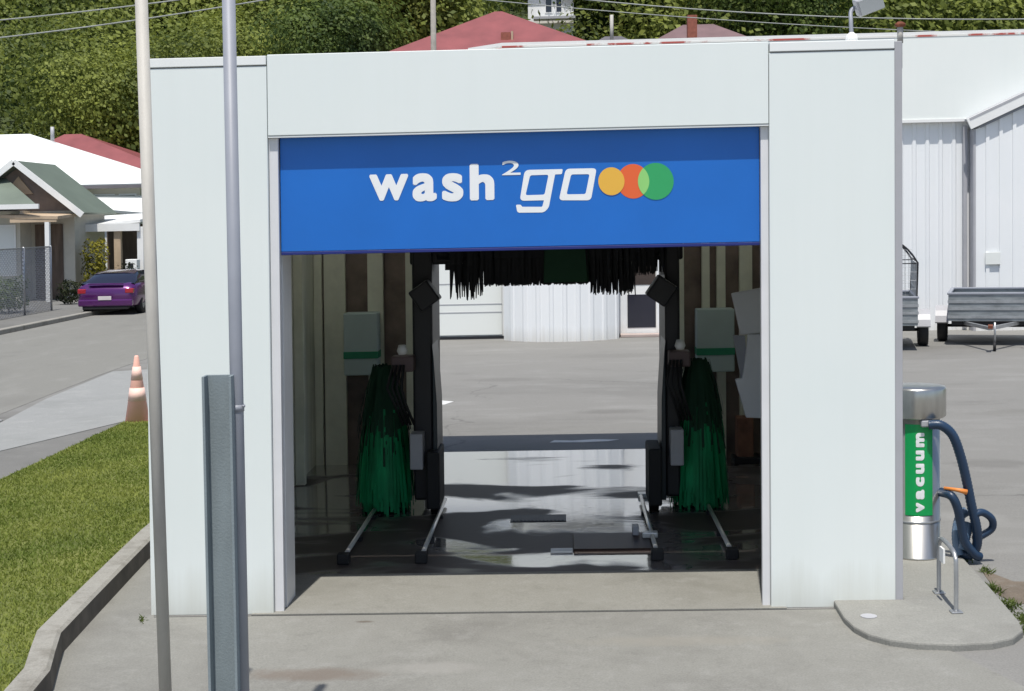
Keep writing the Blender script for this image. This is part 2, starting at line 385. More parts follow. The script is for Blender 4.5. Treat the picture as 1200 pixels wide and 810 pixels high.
sheet('footpath', [(-6.5,-30),(-5.4,-30),(-5.36,17.2),(-5.6,18.0),(-6.5,15.6)], .008, M['path'])
sheet('gutter', [(-7.7,-30),(-7.42,-30),(-7.32,18.3),(-7.6,18.6)], .012, M['light'])
sheet('driveway_crossing', [(-6.46,15.3),(-7.2,17.7),(-7.55,20.5),(-7.75,24.2),(-6.9,24.6),(-5.3,24.2),(-5.2,17.3),(-5.6,18.0)], .016, M['light'])
sheet('verge', [(-20,28),(-13.55,28),(-13.55,50),(-20,50)], .09, M['path'], .1)
sheet('far_kerb', [(-13.55,20),(-13.35,20),(-13.35,50),(-13.55,50)], .12, M['kerb'], .13, .02)
sheet('forecourt', [(-2.5,-6),(6,-6),(6,6.4),(2.4,7.4),(2.2,8.0),(1.8,8.93),(-2.62,8.93),(-3.14,10.6),(-3.2,15.5),(-3.3,15.5),(-3.2,10.5),(-2.98,7.9),(-2.9,7.4),(-2.6,6.3)], .005, M['conc'])
sheet('expansion_joint', [(-2.68,8.93),(1.72,8.93),(1.72,8.955),(-2.68,8.955)], .0015, M['rubber'])
sheet('threshold_slab', [(-2.0,8.957),(1.4,8.957),(1.4,9.96),(-2.0,9.96)], .009, M['strip'])
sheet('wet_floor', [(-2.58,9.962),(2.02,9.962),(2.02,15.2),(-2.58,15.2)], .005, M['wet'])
# concrete island round the vacuum
isl = [(1.70,9.0),(1.69,8.62),(1.71,8.42),(1.76,8.27),(1.86,8.15),(2.0,8.08),(2.2,8.05),(2.42,8.08),(2.56,8.16),(2.66,8.3),(2.70,8.5),(2.76,9.3),(2.84,10.6),(2.84,12.2),(2.14,12.2),(2.14,9.0)]
sheet('island', isl, .045, M['slab'], .06, .012)
# kerb beside the grass
kl = [(-2.62,6.0),(-2.70,6.9),(-2.76,7.5),(-2.86,7.86),(-2.95,8.2),(-3.01,9.0),(-3.08,10.0),(-3.14,10.9),(-3.2,13),(-3.22,17.0)]
k = MB(); n = len(kl); vs = []
for i,(x,y) in enumerate(kl): vs += [(x,y,0),(x-.008,y,.125),(x-.03,y,.14),(x-.15,y,.14),(x-.15,y,0)]
k.add(vs, [(i*5+j,i*5+j+1,(i+1)*5+j+1,(i+1)*5+j) for i in range(n-1) for j in range(4)])
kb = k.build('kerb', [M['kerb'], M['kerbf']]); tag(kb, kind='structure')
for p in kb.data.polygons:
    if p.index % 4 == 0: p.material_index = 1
gp = [(x-.149,y) for x,y in kl]
lawn = MB().prism(gp+[(-5.38,17.2),(-5.4,12),(-5.38,6.0)], .0, .11); struct(lawn, 'lawn', M['grass'])
gb = MB()
def in_lawn(x, y): return -5.38 < x < interp(y, [(b,a) for a,b in kl])-.15
for _ in range(120000):
    y = 6.3+10.9*random.random()**1.25; x = random.uniform(-5.38,-2.7)
    if not in_lawn(x,y): continue
    hh = random.uniform(.010,.030); a = random.uniform(0,6.28); w = random.uniform(.002,.0048)*(1+y/12)
    dx, dy = math.cos(a)*w, math.sin(a)*w; lx, ly = random.gauss(0,.016), random.gauss(0,.016)
    gb.add([(x-dx,y-dy,.108),(x+dx,y+dy,.108),(x+lx,y+ly,.11+hh)], [(0,1,2)])
tag(gb.build('grass', M['blade']), kind='stuff')
wd = MB()
for (x,y,r,nn) in ((2.86,10.2,.07,60),(2.80,9.35,.07,110),(2.78,8.95,.08,140),(2.77,8.65,.06,80),(2.9,9.8,.05,50),(2.72,8.4,.05,60),(-5.45,16.5,.1,60),(-2.68,8.86,.05,14)):
    for _ in range(nn):
        a = random.uniform(0,6.28); rr = r*random.random(); px, py = x+rr*math.cos(a), y+2.2*rr*math.sin(a)
        w = .008; b = random.uniform(0,6.28); hh = random.uniform(.01,.045)
        wd.add([(px-w*math.cos(b),py-w*math.sin(b),.003),(px+w*math.cos(b),py+w*math.sin(b),.003),(px+random.gauss(0,.02),py+random.gauss(0,.02),hh)],[(0,1,2)])
tag(wd.build('weeds', M['weed']), kind='stuff')
sheet('soil_patch', [(2.86,9.0),(3.4,9.15),(3.5,9.5),(3.0,9.55),(2.88,9.9),(2.8,9.2)], .004, groundmat('damp_soil', (.16,.13,.10),(.11,.09,.07),(.22,.2,.17),patch=2))
sheet('manhole_cover', [(1.84+.05*math.cos(t*.5236),8.62+.05*math.sin(t*.5236)) for t in range(12)], .049, M['greytrim'], .003)
# old paint marks on the rear yard
sheet('paint_mark', [(-.15,15.75),(.2,15.72),(.5,15.78),(.62,15.88),(.35,15.92),(.1,15.86),(-.1,15.9)], .004, M['paint'], .003)
sheet('paint_mark', [(-1.95,19.2),(-1.6,19.15),(-1.5,19.45),(-1.7,19.6),(-2.1,19.7)], .004, M['paint'], .003)

# ------------------------------------------------------------------ the wash building
B = T('car_wash_building', 'white drive-through wash bay with square pillars and a blue door', 'building', -.26, 12)
FY = 8.99
def pt(mb, name, m, par=None, bevel=0): return mb.build(name, m, par or B, bevel)
for x0, x1 in ((-2.655,-1.862),(1.308,2.088)):
    p = pt(MB().box(x0,x1,FY,FY+.32,.0,3.50), 'front_pillar', M['white'], bevel=.004)
    MB().box(x0+.004,x1-.002,FY-.006,FY+.32,3.508,3.565).build('cap_flashing', M['white2'], p, .003)
    MB().box(x0+.01,x1-.01,FY+.02,FY+.3,3.5,3.508).build('shadow_gap', M['greytrim'], p)
pt(MB().box(-1.858,1.304,FY,FY+.06,3.058,3.572), 'header_panel', M['white'], bevel=.004)
pt(MB().box(-1.858,1.304,FY+.004,FY+.075,3.046,3.056), 'header_edge_trim', M['white2'])
pt(MB().box(2.09,2.137,FY+.01,FY+.3,0,3.555), 'shaded_side_trim', M['greytrim'], bevel=.003)  # set-back strip; its grey stands in for the pillar's shaded side
pt(MB().box(-2.655,-1.87,FY-.003,FY+.2,-.045,-.001), 'base_flashing', M['blueedge'])
for x0, x1 in ((-1.860,-1.802),(1.258,1.306)):
    pt(MB().box(x0,x1,FY+.035,FY+.074,0.0,3.045), 'door_jamb', M['jamb'], bevel=.003)
for x0, x1 in ((-1.860,-1.825),(1.308,1.325)):
    pt(MB().box(x0,x1,FY+.32,FY+.45,0.0,3.3), 'door_guide', M['greytrim'], bevel=.003)
pt(MB().box(-1.822,-1.800,FY+.13,FY+.42,0.0,3.05), 'door_guide', M['jamb'], bevel=.003)
# side walls, ribs, rear wall, ceiling, roof
pt(MB().box(-2.63,-2.56,FY+.32,14.8,0,3.42), 'side_wall', M['white'])
pt(MB().box(2.03,2.10,FY+.32,14.8,0,3.42), 'side_wall', M['white'])
pt(MB().box(-2.557,-2.55,FY+.33,14.55,0,3.3), 'wall_lining', M['wall_in'])
pt(MB().box(2.02,2.027,FY+.33,14.55,0,3.3), 'wall_lining', M['wall_in'])
for y in (10.6,12.0,13.4):
    pt(MB().box(-2.547,-2.46,y,y+.09,0,3.3), 'wall_batten', M['stud'])
    pt(MB().box(1.93,2.017,y,y+.09,0,3.3), 'wall_batten', M['stud'])
for x0, x1 in ((-2.55,-1.42),(1.12,2.02)):
    pt(MB().box(x0,x1,14.56,14.8,0,3.3), 'rear_wall', M['ply'])
for x0, x1 in ((-2.545,-2.46),(-2.44,-2.22),(-1.99,-1.83),(-1.6,-1.44),(1.14,1.24),(1.42,1.50),(1.57,1.66),(1.80,1.93)):
    pt(MB().box(x0,x1,14.49,14.558,0,3.3), 'rear_batten', M['stud'], bevel=.004)
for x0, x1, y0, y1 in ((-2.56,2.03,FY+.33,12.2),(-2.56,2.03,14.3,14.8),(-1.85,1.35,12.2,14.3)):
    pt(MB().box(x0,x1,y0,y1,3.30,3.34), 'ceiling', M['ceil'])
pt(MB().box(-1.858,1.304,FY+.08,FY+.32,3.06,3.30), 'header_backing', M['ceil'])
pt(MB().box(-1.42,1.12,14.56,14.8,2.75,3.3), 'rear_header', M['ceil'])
for x0, x1 in ((-2.66,-2.45),(-1.85,1.35),(1.95,2.13)):
    pt(MB().box(x0,x1,FY+.33,15.1,3.42,3.47), 'roof', M['roofw'])
for x0, x1 in ((-2.449,-1.851),(1.351,1.949)):
    pt(MB().box(x0,x1,FY+.33,12.2,3.42,3.47), 'roof', M['roofw'])
    pt(MB().box(x0,x1,12.201,14.3,3.44,3.445), 'added_roof_light', M['added_skylight'])  # translucent strip added out of view to brighten the interior
    pt(MB().box(x0,x1,14.301,15.1,3.42,3.47), 'roof', M['roofw'])
# the blue door with its lettering
DY = FY+.078
door = pt(MB().box(-1.798,1.256,DY,DY+.05,2.318,3.06), 'roller_door', M['blue'], bevel=.003)
MB().box(-1.798,1.256,DY-.004,DY+.055,2.296,2.316).build('bottom_rail', M['blueedge'], door, .003)
def art(x, y):      # artwork units (drawn 2.857 to 1) -> metres on the door
    px, py = 400+x/2.857, 170+y/2.857
    return (-1.229+(px-430)*.0054, 2.823-(py-200+.0233*(px-430))*.0054)
def fill(name, splines, m, layer, parent, thick=.0006, place=None):
    """closed outlines (with holes) filled and given a little thickness"""
    cu = bpy.data.curves.new(name, 'CURVE'); cu.dimensions = '2D'; cu.fill_mode = 'BOTH'; cu.extrude = thick/2
    for pts in splines:
        sp = cu.splines.new('POLY'); sp.points.add(len(pts)-1); sp.use_cyclic_u = True
        for i, (x, y) in enumerate(pts): sp.points[i].co = (x, y, 0, 1)
    return solid(cu, name, m, layer, parent, thick, place)
def solid(cu, name, m, layer, parent, thick, place=None, fit=None):
    tmp = bpy.data.objects.new('tmp', cu); COL.objects.link(tmp)
    bpy.context.view_layer.update()
    me = bpy.data.meshes.new_from_object(tmp.evaluated_get(bpy.context.evaluated_depsgraph_get()))
    bpy.data.objects.remove(tmp); bpy.data.curves.remove(cu)
    if fit:
        xs = [v.co.x for v in me.vertices]; ys = [v.co.y for v in me.vertices]
        a, b, c, d = min(xs), max(xs), min(ys), max(ys); u0, u1, v0, v1 = fit
        for v in me.vertices: v.co.x = u0+(v.co.x-a)/(b-a)*(u1-u0); v.co.y = v0+(v.co.y-c)/(d-c)*(v1-v0)
    mb = MB()
    pl = place or (lambda u, v, t: (u, DY-.001-layer-t, v))
    mb.add([pl(v.co.x, v.co.y, v.co.z+thick/2) for v in me.vertices], [tuple(p.vertices) for p in me.polygons])
    bpy.data.meshes.remove(me)
    return mb.build(name, m, parent)
def glyph(ch, fit, m, layer, parent, name, bold=.03, place=None, thick=.002):
    """one letter; its weight comes from the outline repeated round a small circle, each layer a hair apart"""
    cu = bpy.data.curves.new(name, 'FONT'); cu.body = ch; cu.size = 1; cu.resolution_u = 6
    tmp = bpy.data.objects.new('tmp', cu); COL.objects.link(tmp); bpy.context.view_layer.update()
    me = bpy.data.meshes.new_from_object(tmp.evaluated_get(bpy.context.evaluated_depsgraph_get()))
    bpy.data.objects.remove(tmp); bpy.data.curves.remove(cu)
    xs = [v.co.x for v in me.vertices]; ys = [v.co.y for v in me.vertices]
    a, b, c, d = min(xs), max(xs), min(ys), max(ys); u0, u1, v0, v1 = fit
    u0 += bold; u1 -= bold; v0 += bold; v1 -= bold
    P2 = [(u0+(v.co.x-a)/(b-a)*(u1-u0), v0+(v.co.y-c)/(d-c)*(v1-v0)) for v in me.vertices]
    F = [tuple(p.vertices) for p in me.polygons]; bpy.data.meshes.remove(me)
    pl = place or (lambda u, v, t: (u, DY-.001-layer-t, v)); mb = MB()
    for k in range(13 if bold else 1):
        an = k*math.pi/6; q_ = max(abs(math.cos(an)), abs(math.sin(an)))**.75; du, dv = (bold*math.cos(an)/q_, bold*math.sin(an)/q_) if k < 12 and bold else (0, 0)
        mb.add([pl(x+du, y+dv, .0002+k*.00012) for x, y in P2], F)
    return mb.build(name, m, parent)
def rnd(pts, r, k=5):
    out = []; n = len(pts)
    for i in range(n):
        p = Vector(pts[i]); a = Vector(pts[i-1]); b = Vector(pts[(i+1)%n])
        rr = r[i] if isinstance(r, (list,tuple)) else r
        da, db = (a-p), (b-p); ra = min(rr, da.length*.45, db.length*.45)
        if ra < 1e-6: out.append(tuple(p)); continue
        s, e = p+da.normalized()*ra, p+db.normalized()*ra
        for t in range(k+1):
            t /= k; q = s*(1-t)**2+p*2*t*(1-t)+e*t*t; out.append(tuple(q))
    return out
def bb(x0, x1, y0, y1):
    a = art(x0, y1); b = art(x1, y0); return (a[0], b[0], a[1], b[1])
for ch, f, bo in (('w',(88,220,95,187),.009),('a',(234,316,92,189),.0125),('s',(334,406,92,189),.0125),('h',(428,511,60,185),.0135)):
    x0,x1,y0,y1 = bb(*f); glyph(ch, (x0,x1,y0,y1), M['wtext'], 0, door, 'letter', bo)
glyph('2', bb(537,600,50,100), M['wtext'], 0, door, 'digit', .0015)
A = lambda L: [art(*p) for p in L]
fill('letter', [A(rnd([(752,78),(856,76),(836,184),(728,184)], 14)), A(rnd([(770,97),(832,96),(818,163),(754,164)][::-1], 7))], M['wtext'], 0, door)
fill('letter', [A(rnd([(614,82),(742,79),(739,96),(716,97),(694,208),(678,225),(588,226),(583,199),(600,199),(604,206),(672,206),(678,184),(596,186)], [16,4,4,3,8,14,8,5,4,3,5,3,16])),
                A(rnd([(632,100),(694,98),(680,165),(616,167)][::-1], 7))], M['wtext'], 0, door)
def disc(cx, cy, rx, ry, m, layer, name='disc'):
    fill(name, [A([(cx+rx*math.cos(t*.1309), cy+ry*math.sin(t*.1309)) for t in range(48)])], m, layer, door)
disc(905,120,44,47, M['yel'], .002)
disc(978,120,54,58, M['ora'], .0)
disc(1054,120,60,62, M['grn'], .001)
lens = []
def ell(cx,cy,rx,ry,t): return (cx+rx*math.cos(t), cy+ry*math.sin(t))
inA = lambda p: ((p[0]-978)/54)**2+((p[1]-120)/58)**2 <= 1.0001
inB = lambda p: ((p[0]-1054)/60)**2+((p[1]-120)/62)**2 <= 1.0001
l1 = [ell(978,120,54,58,t) for t in [(-90+i*3)*math.pi/180 for i in range(61)]]; l1 = [p for p in l1 if inB(p)]
l2 = [ell(1054,120,60,62,t) for t in [(90+i*3)*math.pi/180 for i in range(61)]]; l2 = [p for p in l2 if inA(p)]
fill('overlap_disc', [A(l1+l2)], M['lime'], .002, door)

# ------------------------------------------------------------------ inside the bay
def cabinet(x0, x1, z0, z1, label):
    t = T('control_cabinet', label, 'cabinet', (x0+x1)/2, 14.4, z0, 'cabinets in the wash bay')
    c = MB().box(x0,x1,14.25,14.487,z0,z1).build('cabinet_body', M['box'], t, .012)
    zz = z0+(z1-z0)*.27
    MB().box(x0-.002,x1+.002,14.243,14.49,zz,zz+.07).build('stripe', M['boxs'], t)
cabinet(-2.205,-1.86,.95,1.58, 'pale cabinet with green stripe on the left side of the bay')
cabinet(1.345,1.72,.92,1.55, 'pale cabinet with green stripe on the right side of the bay')
# white plastic sheet bundle hung at the right jamb
ps = T('hanging_plastic_sheet', 'white plastic sheets hanging folded inside the right jamb of the bay', 'plastic sheet', 1.5, 11.5, .85)
mb = MB(); mb.prism([(1.36,1.86),(1.60,1.90),(1.62,1.54),(1.43,1.53)], 11.45, 11.5, 'y'); mb.build('upper_sheet', M['plas'], ps, .008)
mb = MB(); mb.prism([(1.375,1.52),(1.47,1.515),(1.49,1.3),(1.47,1.12),(1.45,1.1)], 11.50, 11.53, 'y'); mb.build('side_fold', M['polegrey'], ps, .004)
mb = MB(); mb.prism([(1.49,1.53),(1.60,1.53),(1.625,.9),(1.63,.85),(1.47,.86),(1.385,1.17),(1.44,1.18),(1.462,1.3)], 11.44, 11.49, 'y'); mb.build('lower_sheet', M['plas'], ps, .008)
mb = MB(); mb.tube([(1.42,11.47,1.53),(1.66,11.47,1.55)], .012); mb.tube([(1.6,11.47,1.55),(2.03,11.47,1.55)], .01); mb.build('hanging_rail', M['rod'], ps)
bp_ = T('rusty_post', 'short rust-brown post at the foot of the rear wall', 'post', 1.84, 14.3)
MB().box(1.74,1.9,14.22,14.42,0,.46).build('post_body', mat('rust_brown_paint',(.26,.12,.08),.7,var=.3,scale=8), bp_, .01)
MB().box(1.70,1.97,14.15,14.45,0.005,.07).build('foot', M['dark'], bp_, .01)

G = T('wash_gantry', 'dark wash gantry with green side brushes standing over the bay', 'gantry', -.12, 12.3)
def gp_(mb, name, m, par=None, bevel=0): return mb.build(name, m, par or G, bevel)
for s, x0, x1 in ((-1,-1.27,-1.10),(1,.865,.99)):
    gp_(MB().box(x0,x1,12.0,12.75,.12,2.3), 'column', M['dark'], bevel=.02)
    inn = x1 if s < 0 else x0
    gp_(MB().prism([(inn-s*.0,.1),(inn-s*.04,.1),(inn-s*.035,.95),(inn-s*.01,1.35),(inn,1.45)], 11.96, 12.5, 'y'), 'splash_guard', mat('dark_teal_guard',(.006,.02,.03),.4), bevel=.006)
    cx = -1.09 if s < 0 else .765
    gp_(MB().box(cx-.055,cx+.055,11.8,12.3,.08,.56), 'wheel_guard', M['rubber'], bevel=.015)
    gp_(MB().lathe((cx-.04,12.05,.09),[(.001,0),(.085,0),(.085,.08),(.001,.08)],20,'x'), 'drive_wheel', M['rubber'])
    # angled brush motor
    mx_ = -1.15 if s < 0 else .83
    a = R(35)*(-s)
    gp_(MB().obox((mx_,11.92,1.87),(math.cos(a),0,math.sin(a)),(0,1,0),(-math.sin(a),0,math.cos(a)),.095,.12,.10), 'brush_motor', M['dark'], bevel=.015)
    hx = -1.22 if s < 0 else .95
    gp_(MB().box(hx-.06,hx+.05,11.78,11.97,.42,.72), 'sensor_box', M['greytrim'], bevel=.01)
    lx = -1.33 if s < 0 else .97
    lm = MB(); lm.lathe((lx,11.75,1.42),[(.001,-.03),(.03,-.03),(.045,0),(.03,.05),(.001,.05)],14)
    gp_(lm, 'spray_head', M['wtrim'])
    hb = MB(); hb.box(lx-.1*(1 if s<0 else .9),lx+.09,11.78,11.98,1.24,1.37)
    gp_(hb, 'pump_box', mat('pinkish_brown_plastic',(.13,.09,.09),.6), bevel=.015)
    hh = MB()
    for q in range(4):
        dx = q*.03
        hh.tube([(lx-.08+dx,11.76,1.30),(lx-.12+dx*1.3,11.68,1.12),(lx-.06+dx,11.7,.98),(lx+dx,11.78,.8)], .012, 8)
    gp_(hh, 'hose_bundle', M['rubber'])
    # vertical brush: core, black upper bristles, green flared lower bristles
    bx, by = (-1.54, 12.2) if s < 0 else (1.16, 12.2)
    br = gp_(MB().tube([(bx,by,.08),(bx,by,1.24)], .05, 14), 'side_brush', M['dark'])
    MB().tube([(bx,by,1.22),(x0 if s < 0 else x1,by+.1,1.22)], .025, 8).build('brush_arm', M['dark'], br)
    random.seed(11+s)
    def strips(zt, zb, r0, r1, cnt, w, jag):
        m_ = MB()
        for i in range(cnt):
            a = random.uniform(0,6.283); rr = random.uniform(.62,1.0); ca, sa = math.cos(a), math.sin(a)
            top = zt+random.uniform(-.05,.05); bot = zb+random.uniform(-jag,jag)
            pts = []
            for k_ in range(4):
                t = k_/3; r = (r0+(r1-r0)*(t**.7))*rr; z = top+(bot-top)*t
                wob = .015*math.sin(i+3*t)
                c = Vector((bx+(r+wob)*ca, by+(r+wob)*sa, z)); d = Vector((-sa, ca, 0))*w*(1+.5*t); pts += [c-d, c+d]
            m_.add(pts, [(2*k_,2*k_+1,2*k_+3,2*k_+2) for k_ in range(3)])
        return m_
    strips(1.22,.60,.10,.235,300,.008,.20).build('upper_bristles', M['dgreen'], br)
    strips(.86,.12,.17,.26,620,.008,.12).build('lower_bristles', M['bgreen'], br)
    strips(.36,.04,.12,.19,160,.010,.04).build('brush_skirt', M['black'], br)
gp_(MB().box(-1.30,1.03,12.12,12.7,2.12,2.4), 'top_beam', M['dark'], bevel=.02)
rb = gp_(MB().tube([(-1.05,12.0,2.25),(.84,12.0,2.25)], .09, 16), 'top_brush', M['dark'])
random.seed(5)
def hang(x0, x1, z0, z1, n, m, jag, w=.012):
    mb = MB()
    for i in range(n):
        x = x0+(x1-x0)*(i+random.uniform(-.3,.3))/n; y = 12.0+random.uniform(-.22,.22)
        b = z0+random.uniform(0,jag); sx = random.gauss(0,.008)
        mb.add([(x-w,y,z1),(x+w,y,z1),(x+w*.9+sx,y+.02,(z1+b)/2),(x-w*.9+sx,y+.02,(z1+b)/2),(x+w*.3+sx*2,y,b),(x-w*.3+sx*2,y,b)], [(0,1,2,3),(3,2,4,5)])
    mb.build('bristles', m, rb)
hang(-.66,.26,1.935,2.4,420, M['black'], .015, .016)
hang(-.15,.22,1.955,2.35,90, M['dgreen'], .02, .016)
hang(-.93,-.66,1.82,2.4,34, M['black'], .07, .014)
hang(.26,.60,1.835,2.4,110, M['black'], .05, .013)
hang(.6,.86,2.0,2.4,60, M['black'], .03)
gp_(MB().prism([(-.15,1.965),(.21,1.965),(.19,2.3),(-.13,2.3)], 11.74, 11.76, 'y'), 'splash_flap', M['dgreen'])
gp_(MB().box(-1.02,.82,12.4,12.5,2.06,2.14), 'spray_bar', M['dark'])
# floor rails, treadle, grates
rails = []
for x in (-1.61,-1.04,.675,1.215):
    lab = {-1.61:'bright floor rail nearest the left wall of the bay', -1.04:'bright floor rail at the left edge of the wet lane',
           .675:'bright floor rail at the right edge of the wet lane', 1.215:'bright floor rail nearest the right wall of the bay'}[x]
    t = T('floor_rail', lab, 'rail', x, 10.3, 0, 'guide rails on the bay floor')
    MB().tube([(x,10.30,.05),(x,12.4,.05)], .017, 12).build('rod', M['rod'], t)
    MB().box(x-.045,x+.045,10.24,10.32,.005,.085).build('end_stop', M['rubber'], t, .01)
    for y in (11.0,11.8): MB().box(x-.03,x+.03,y,y+.06,.004,.034).build('bracket', M['dark'], t)
tr = T('wheel_stop', 'dark brown wheel treadle lying on the wet floor at right', 'wheel stop', .36, 10.8)
MB().prism([(10.50,.005),(11.10,.005),(11.06,.03),(10.54,.03)], .07,.66, 'x').build('tray', mat('brown_rubber',(.045,.025,.02),.5,var=.3), tr, .01)
MB().box(-.1,.065,10.5,10.62,.006,.02).build('plate', M['steel'], tr, .003)
MB().box(.60,.72,10.85,10.93,.031,.075).build('clamp', M['rod'], tr, .008)
MB().box(.53,.58,10.95,11.07,.031,.10).build('bracket', M['greytrim'], tr, .008)
gr = T('floor_grate', 'small dark drain grate in the middle of the wet floor', 'grate', -.2, 11.8)
m_ = MB()
for i in range(14): m_.box(-.42+i*.031,-.405+i*.031,11.64,11.86,.006,.014)
m_.build('bars', M['dark'], gr); MB().box(-.44,.02,11.62,11.88,.006,.010).build('pan', M['dark'], gr)
lt = T('lane_marker', 'pale bar lying across the lane edge near the right brush', 'bar', .78, 12.6)
MB().box(.66,.82,12.55,12.66,.005,.04).build('bar', M['rod'], lt, .005)

# ------------------------------------------------------------------ poles in front
def leanpole(name, label, xb, y, zt, xt, r, m, par=None):
    pass
pl = T('beige_pole', 'slim beige steel pole in front of the left corner of the building', 'pole', -1.84, 6.5)
MB().tube([(-1.852,6.5,0.0),(-1.924,6.5,3.75)], .029, 20).build('pole_shaft', M['polebeige'], pl)
MB().box(-1.91,-1.78,6.43,6.57,.005,.02).build('base_plate', M['steel'], pl, .004)
gq = T('steel_post', 'blue-grey channel post with a taller round pole clamped to its side', 'post', -1.5, 6.2)
def leanx(z): return -.0245*(z-1.83)
mb = MB()
for (x0,x1,y0,y1) in ((-1.578,-1.448,6.2,6.212),(-1.578,-1.566,6.135,6.2),(-1.460,-1.448,6.135,6.2)):
    vs = [(x+leanx(z)*.3,y,z) for z in (0,1.84) for y in (y0,y1) for x in (x0,x1)]
    mb.add(vs, [(0,2,3,1),(4,5,7,6),(0,1,5,4),(2,6,7,3),(0,4,6,2),(1,3,7,5)])
mb.v = [(x+.004,12.4-y if False else y,z) for x,y,z in mb.v]
mb.build('channel_post', M['postgrey'], gq, .002)
MB().tube([(-1.428,6.22,0),(-1.452,6.22,3.72)], .029, 20).build('pole_shaft', M['polegrey'], gq)
for z in (1.70,):
    x = -1.428-.0065*z
    mb = MB(); mb.lathe((x,6.22,z-.025),[(.0295,0),(.032,0),(.032,.03),(.0295,.03)],20); mb.tube([(x+.028,6.2,z),(x+.04,6.2,z)], .006, 8)
    mb.build('clamp', M['polegrey'], gq)

# ------------------------------------------------------------------ vacuum, hoses, guard bar
V = T('vacuum_station', 'stainless vacuum cleaner drum with green label beside the right pillar', 'vacuum cleaner', 2.50, 10.15, .045)
vx, vy = 2.50, 10.15
MB().lathe((vx,vy,.045),[(.001,0),(.175,0),(.175,.012),(.168,.015),(.168,1.02),(.001,1.02)],48).build('drum', M['inox'], V)
hd = MB().lathe((vx,vy,1.035),[(.001,0),(.195,0),(.208,.012),(.21,.20),(.203,.215),(.15,.222),(.001,.226)],48).build('motor_head', M['inox'], V)
MB().lathe((vx,vy,.30),[(.1685,0),(.171,.003),(.171,.013),(.1685,.016)],48).build('seam_ring', M['steel'], V)
MB().box(vx-.01,vx+.075,vy-.205,vy-.15,.985,1.034).build('hose_port', M['greytrim'], V, .01)
def wrap(r):
    return lambda u, v, t: (vx+(r+t)*math.sin(u/.170), vy-(r+t)*math.cos(u/.170), v)
lb = MB(); r0 = .1705; pts = []
for i in range(17):
    u = -.115+i*(.115+.082)/16
    for z in (.36,1.0): pts.append(wrap(r0)(u,z,0))
for i in range(17):
    u = -.115+i*(.115+.082)/16
    for z in (.36,1.0): pts.append(wrap(r0-.002)(u,z,0))
fs = [(2*i,2*i+1,2*i+3,2*i+2) for i in range(16)]+[(34+2*i,34+2*i+2,34+2*i+3,34+2*i+1) for i in range(16)]
label = lb.add(pts, fs, True).build('label', M['labelg'], V)
zc = .385
for ch, ln in zip('vacuum', (.068,.068,.066,.070,.070,.100)):
    # letters read upward: letter x axis -> +z, letter y axis -> -u
    pl_ = (lambda z0_: (lambda u, v, t: wrap(r0+.001)(-(v)+.018, z0_+u, t)))(zc)
    glyph(ch, (0, ln, 0, .058), M['wtext'], 0, label, 'letter', .0075, place=pl_)
    zc += ln+.023
def smooth(P, k=6):
    P = [Vector(p) for p in P]; out = []
    for i in range(len(P)-1):
        a, b, c, d = P[max(i-1,0)], P[i], P[i+1], P[min(i+2,len(P)-1)]
        for t in range(k):
            t /= k; out.append(.5*((2*b)+(c-a)*t+(2*a-5*b+4*c-d)*t*t+(3*b-a-3*c+d)*t**3))
    out.append(P[-1]); return out
hs = T('vacuum_hose', 'dark blue vacuum hose looping from the drum to the ground', 'hose', 2.88, 10.15)
def ribbed(path, r, name, m, par):
    P = smooth(path, 14); rr = [r*(1+.13*(i%2)) for i in range(len(P))]
    return MB().tube(P, rr, 12).build(name, m, par)
ribbed([(2.54,9.95,1.0),(2.62,9.93,1.0),(2.70,9.93,.93),(2.76,9.95,.78),(2.81,9.98,.60),(2.85,10.0,.42),(2.89,10.02,.26),(2.90,10.05,.13),(2.86,10.07,.06),(2.80,10.1,.07)], .031, 'hose_run', M['hose'], hs)
ribbed([(2.65,10.06,.51),(2.70,9.97,.50),(2.74,9.96,.42),(2.77,9.98,.30),(2.80,10.0,.18),(2.87,10.02,.08),(2.92,10.05,.05)], .029, 'hose_run', M['hose'], hs)
ribbed([(2.87,10.0,.36),(2.93,10.02,.37),(3.0,10.04,.32),(3.01,10.06,.25),(2.95,10.07,.2),(2.88,10.06,.17)], .024, 'hose_run', M['hose'], hs)
ribbed([(2.78,10.07,.06),(2.77,10.09,.2),(2.80,10.11,.32),(2.85,10.12,.36)], .032, 'hose_cuff', M['hose2'], hs)
ribbed([(2.80,10.06,.1),(2.83,10.08,.2),(2.86,10.1,.28)], .036, 'hose_cuff', M['hose2'], hs)
MB().tube([(2.66,10.0,.55),(2.74,9.94,.545),(2.80,9.94,.53)], [.010,.014,.019], 10).build('wand_grip', M['orange'], hs)
gb_ = T('guard_bar', 'small bent steel guard hoop on the concrete island', 'guard bar', 2.385, 9.0, .045)
p1, p2 = (2.395,9.13), (2.38,8.68)
mb = MB(); mb.tube(smooth([(p1[0],p1[1],.045),(p1[0],p1[1],.32),(p1[0],p1[1]-.02,.38),(p1[0],p1[1]-.09,.41),(p2[0],p2[1]+.09,.41),(p2[0],p2[1]+.02,.38),(p2[0],p2[1],.32),(p2[0],p2[1],.045)],6), .014, 12)
mb.build('hoop', M['steel'], gb_)
MB().prism([(8.86,.30),(8.95,.30),(8.95,.39),(8.86,.39)], 2.35,2.362,'x').build('tag', M['wtrim'], gb_)
for p in (p1,p2): MB().box(p[0]-.035,p[0]+.035,p[1]-.035,p[1]+.035,.046,.055).build('foot_plate', M['steel'], gb_, .003)

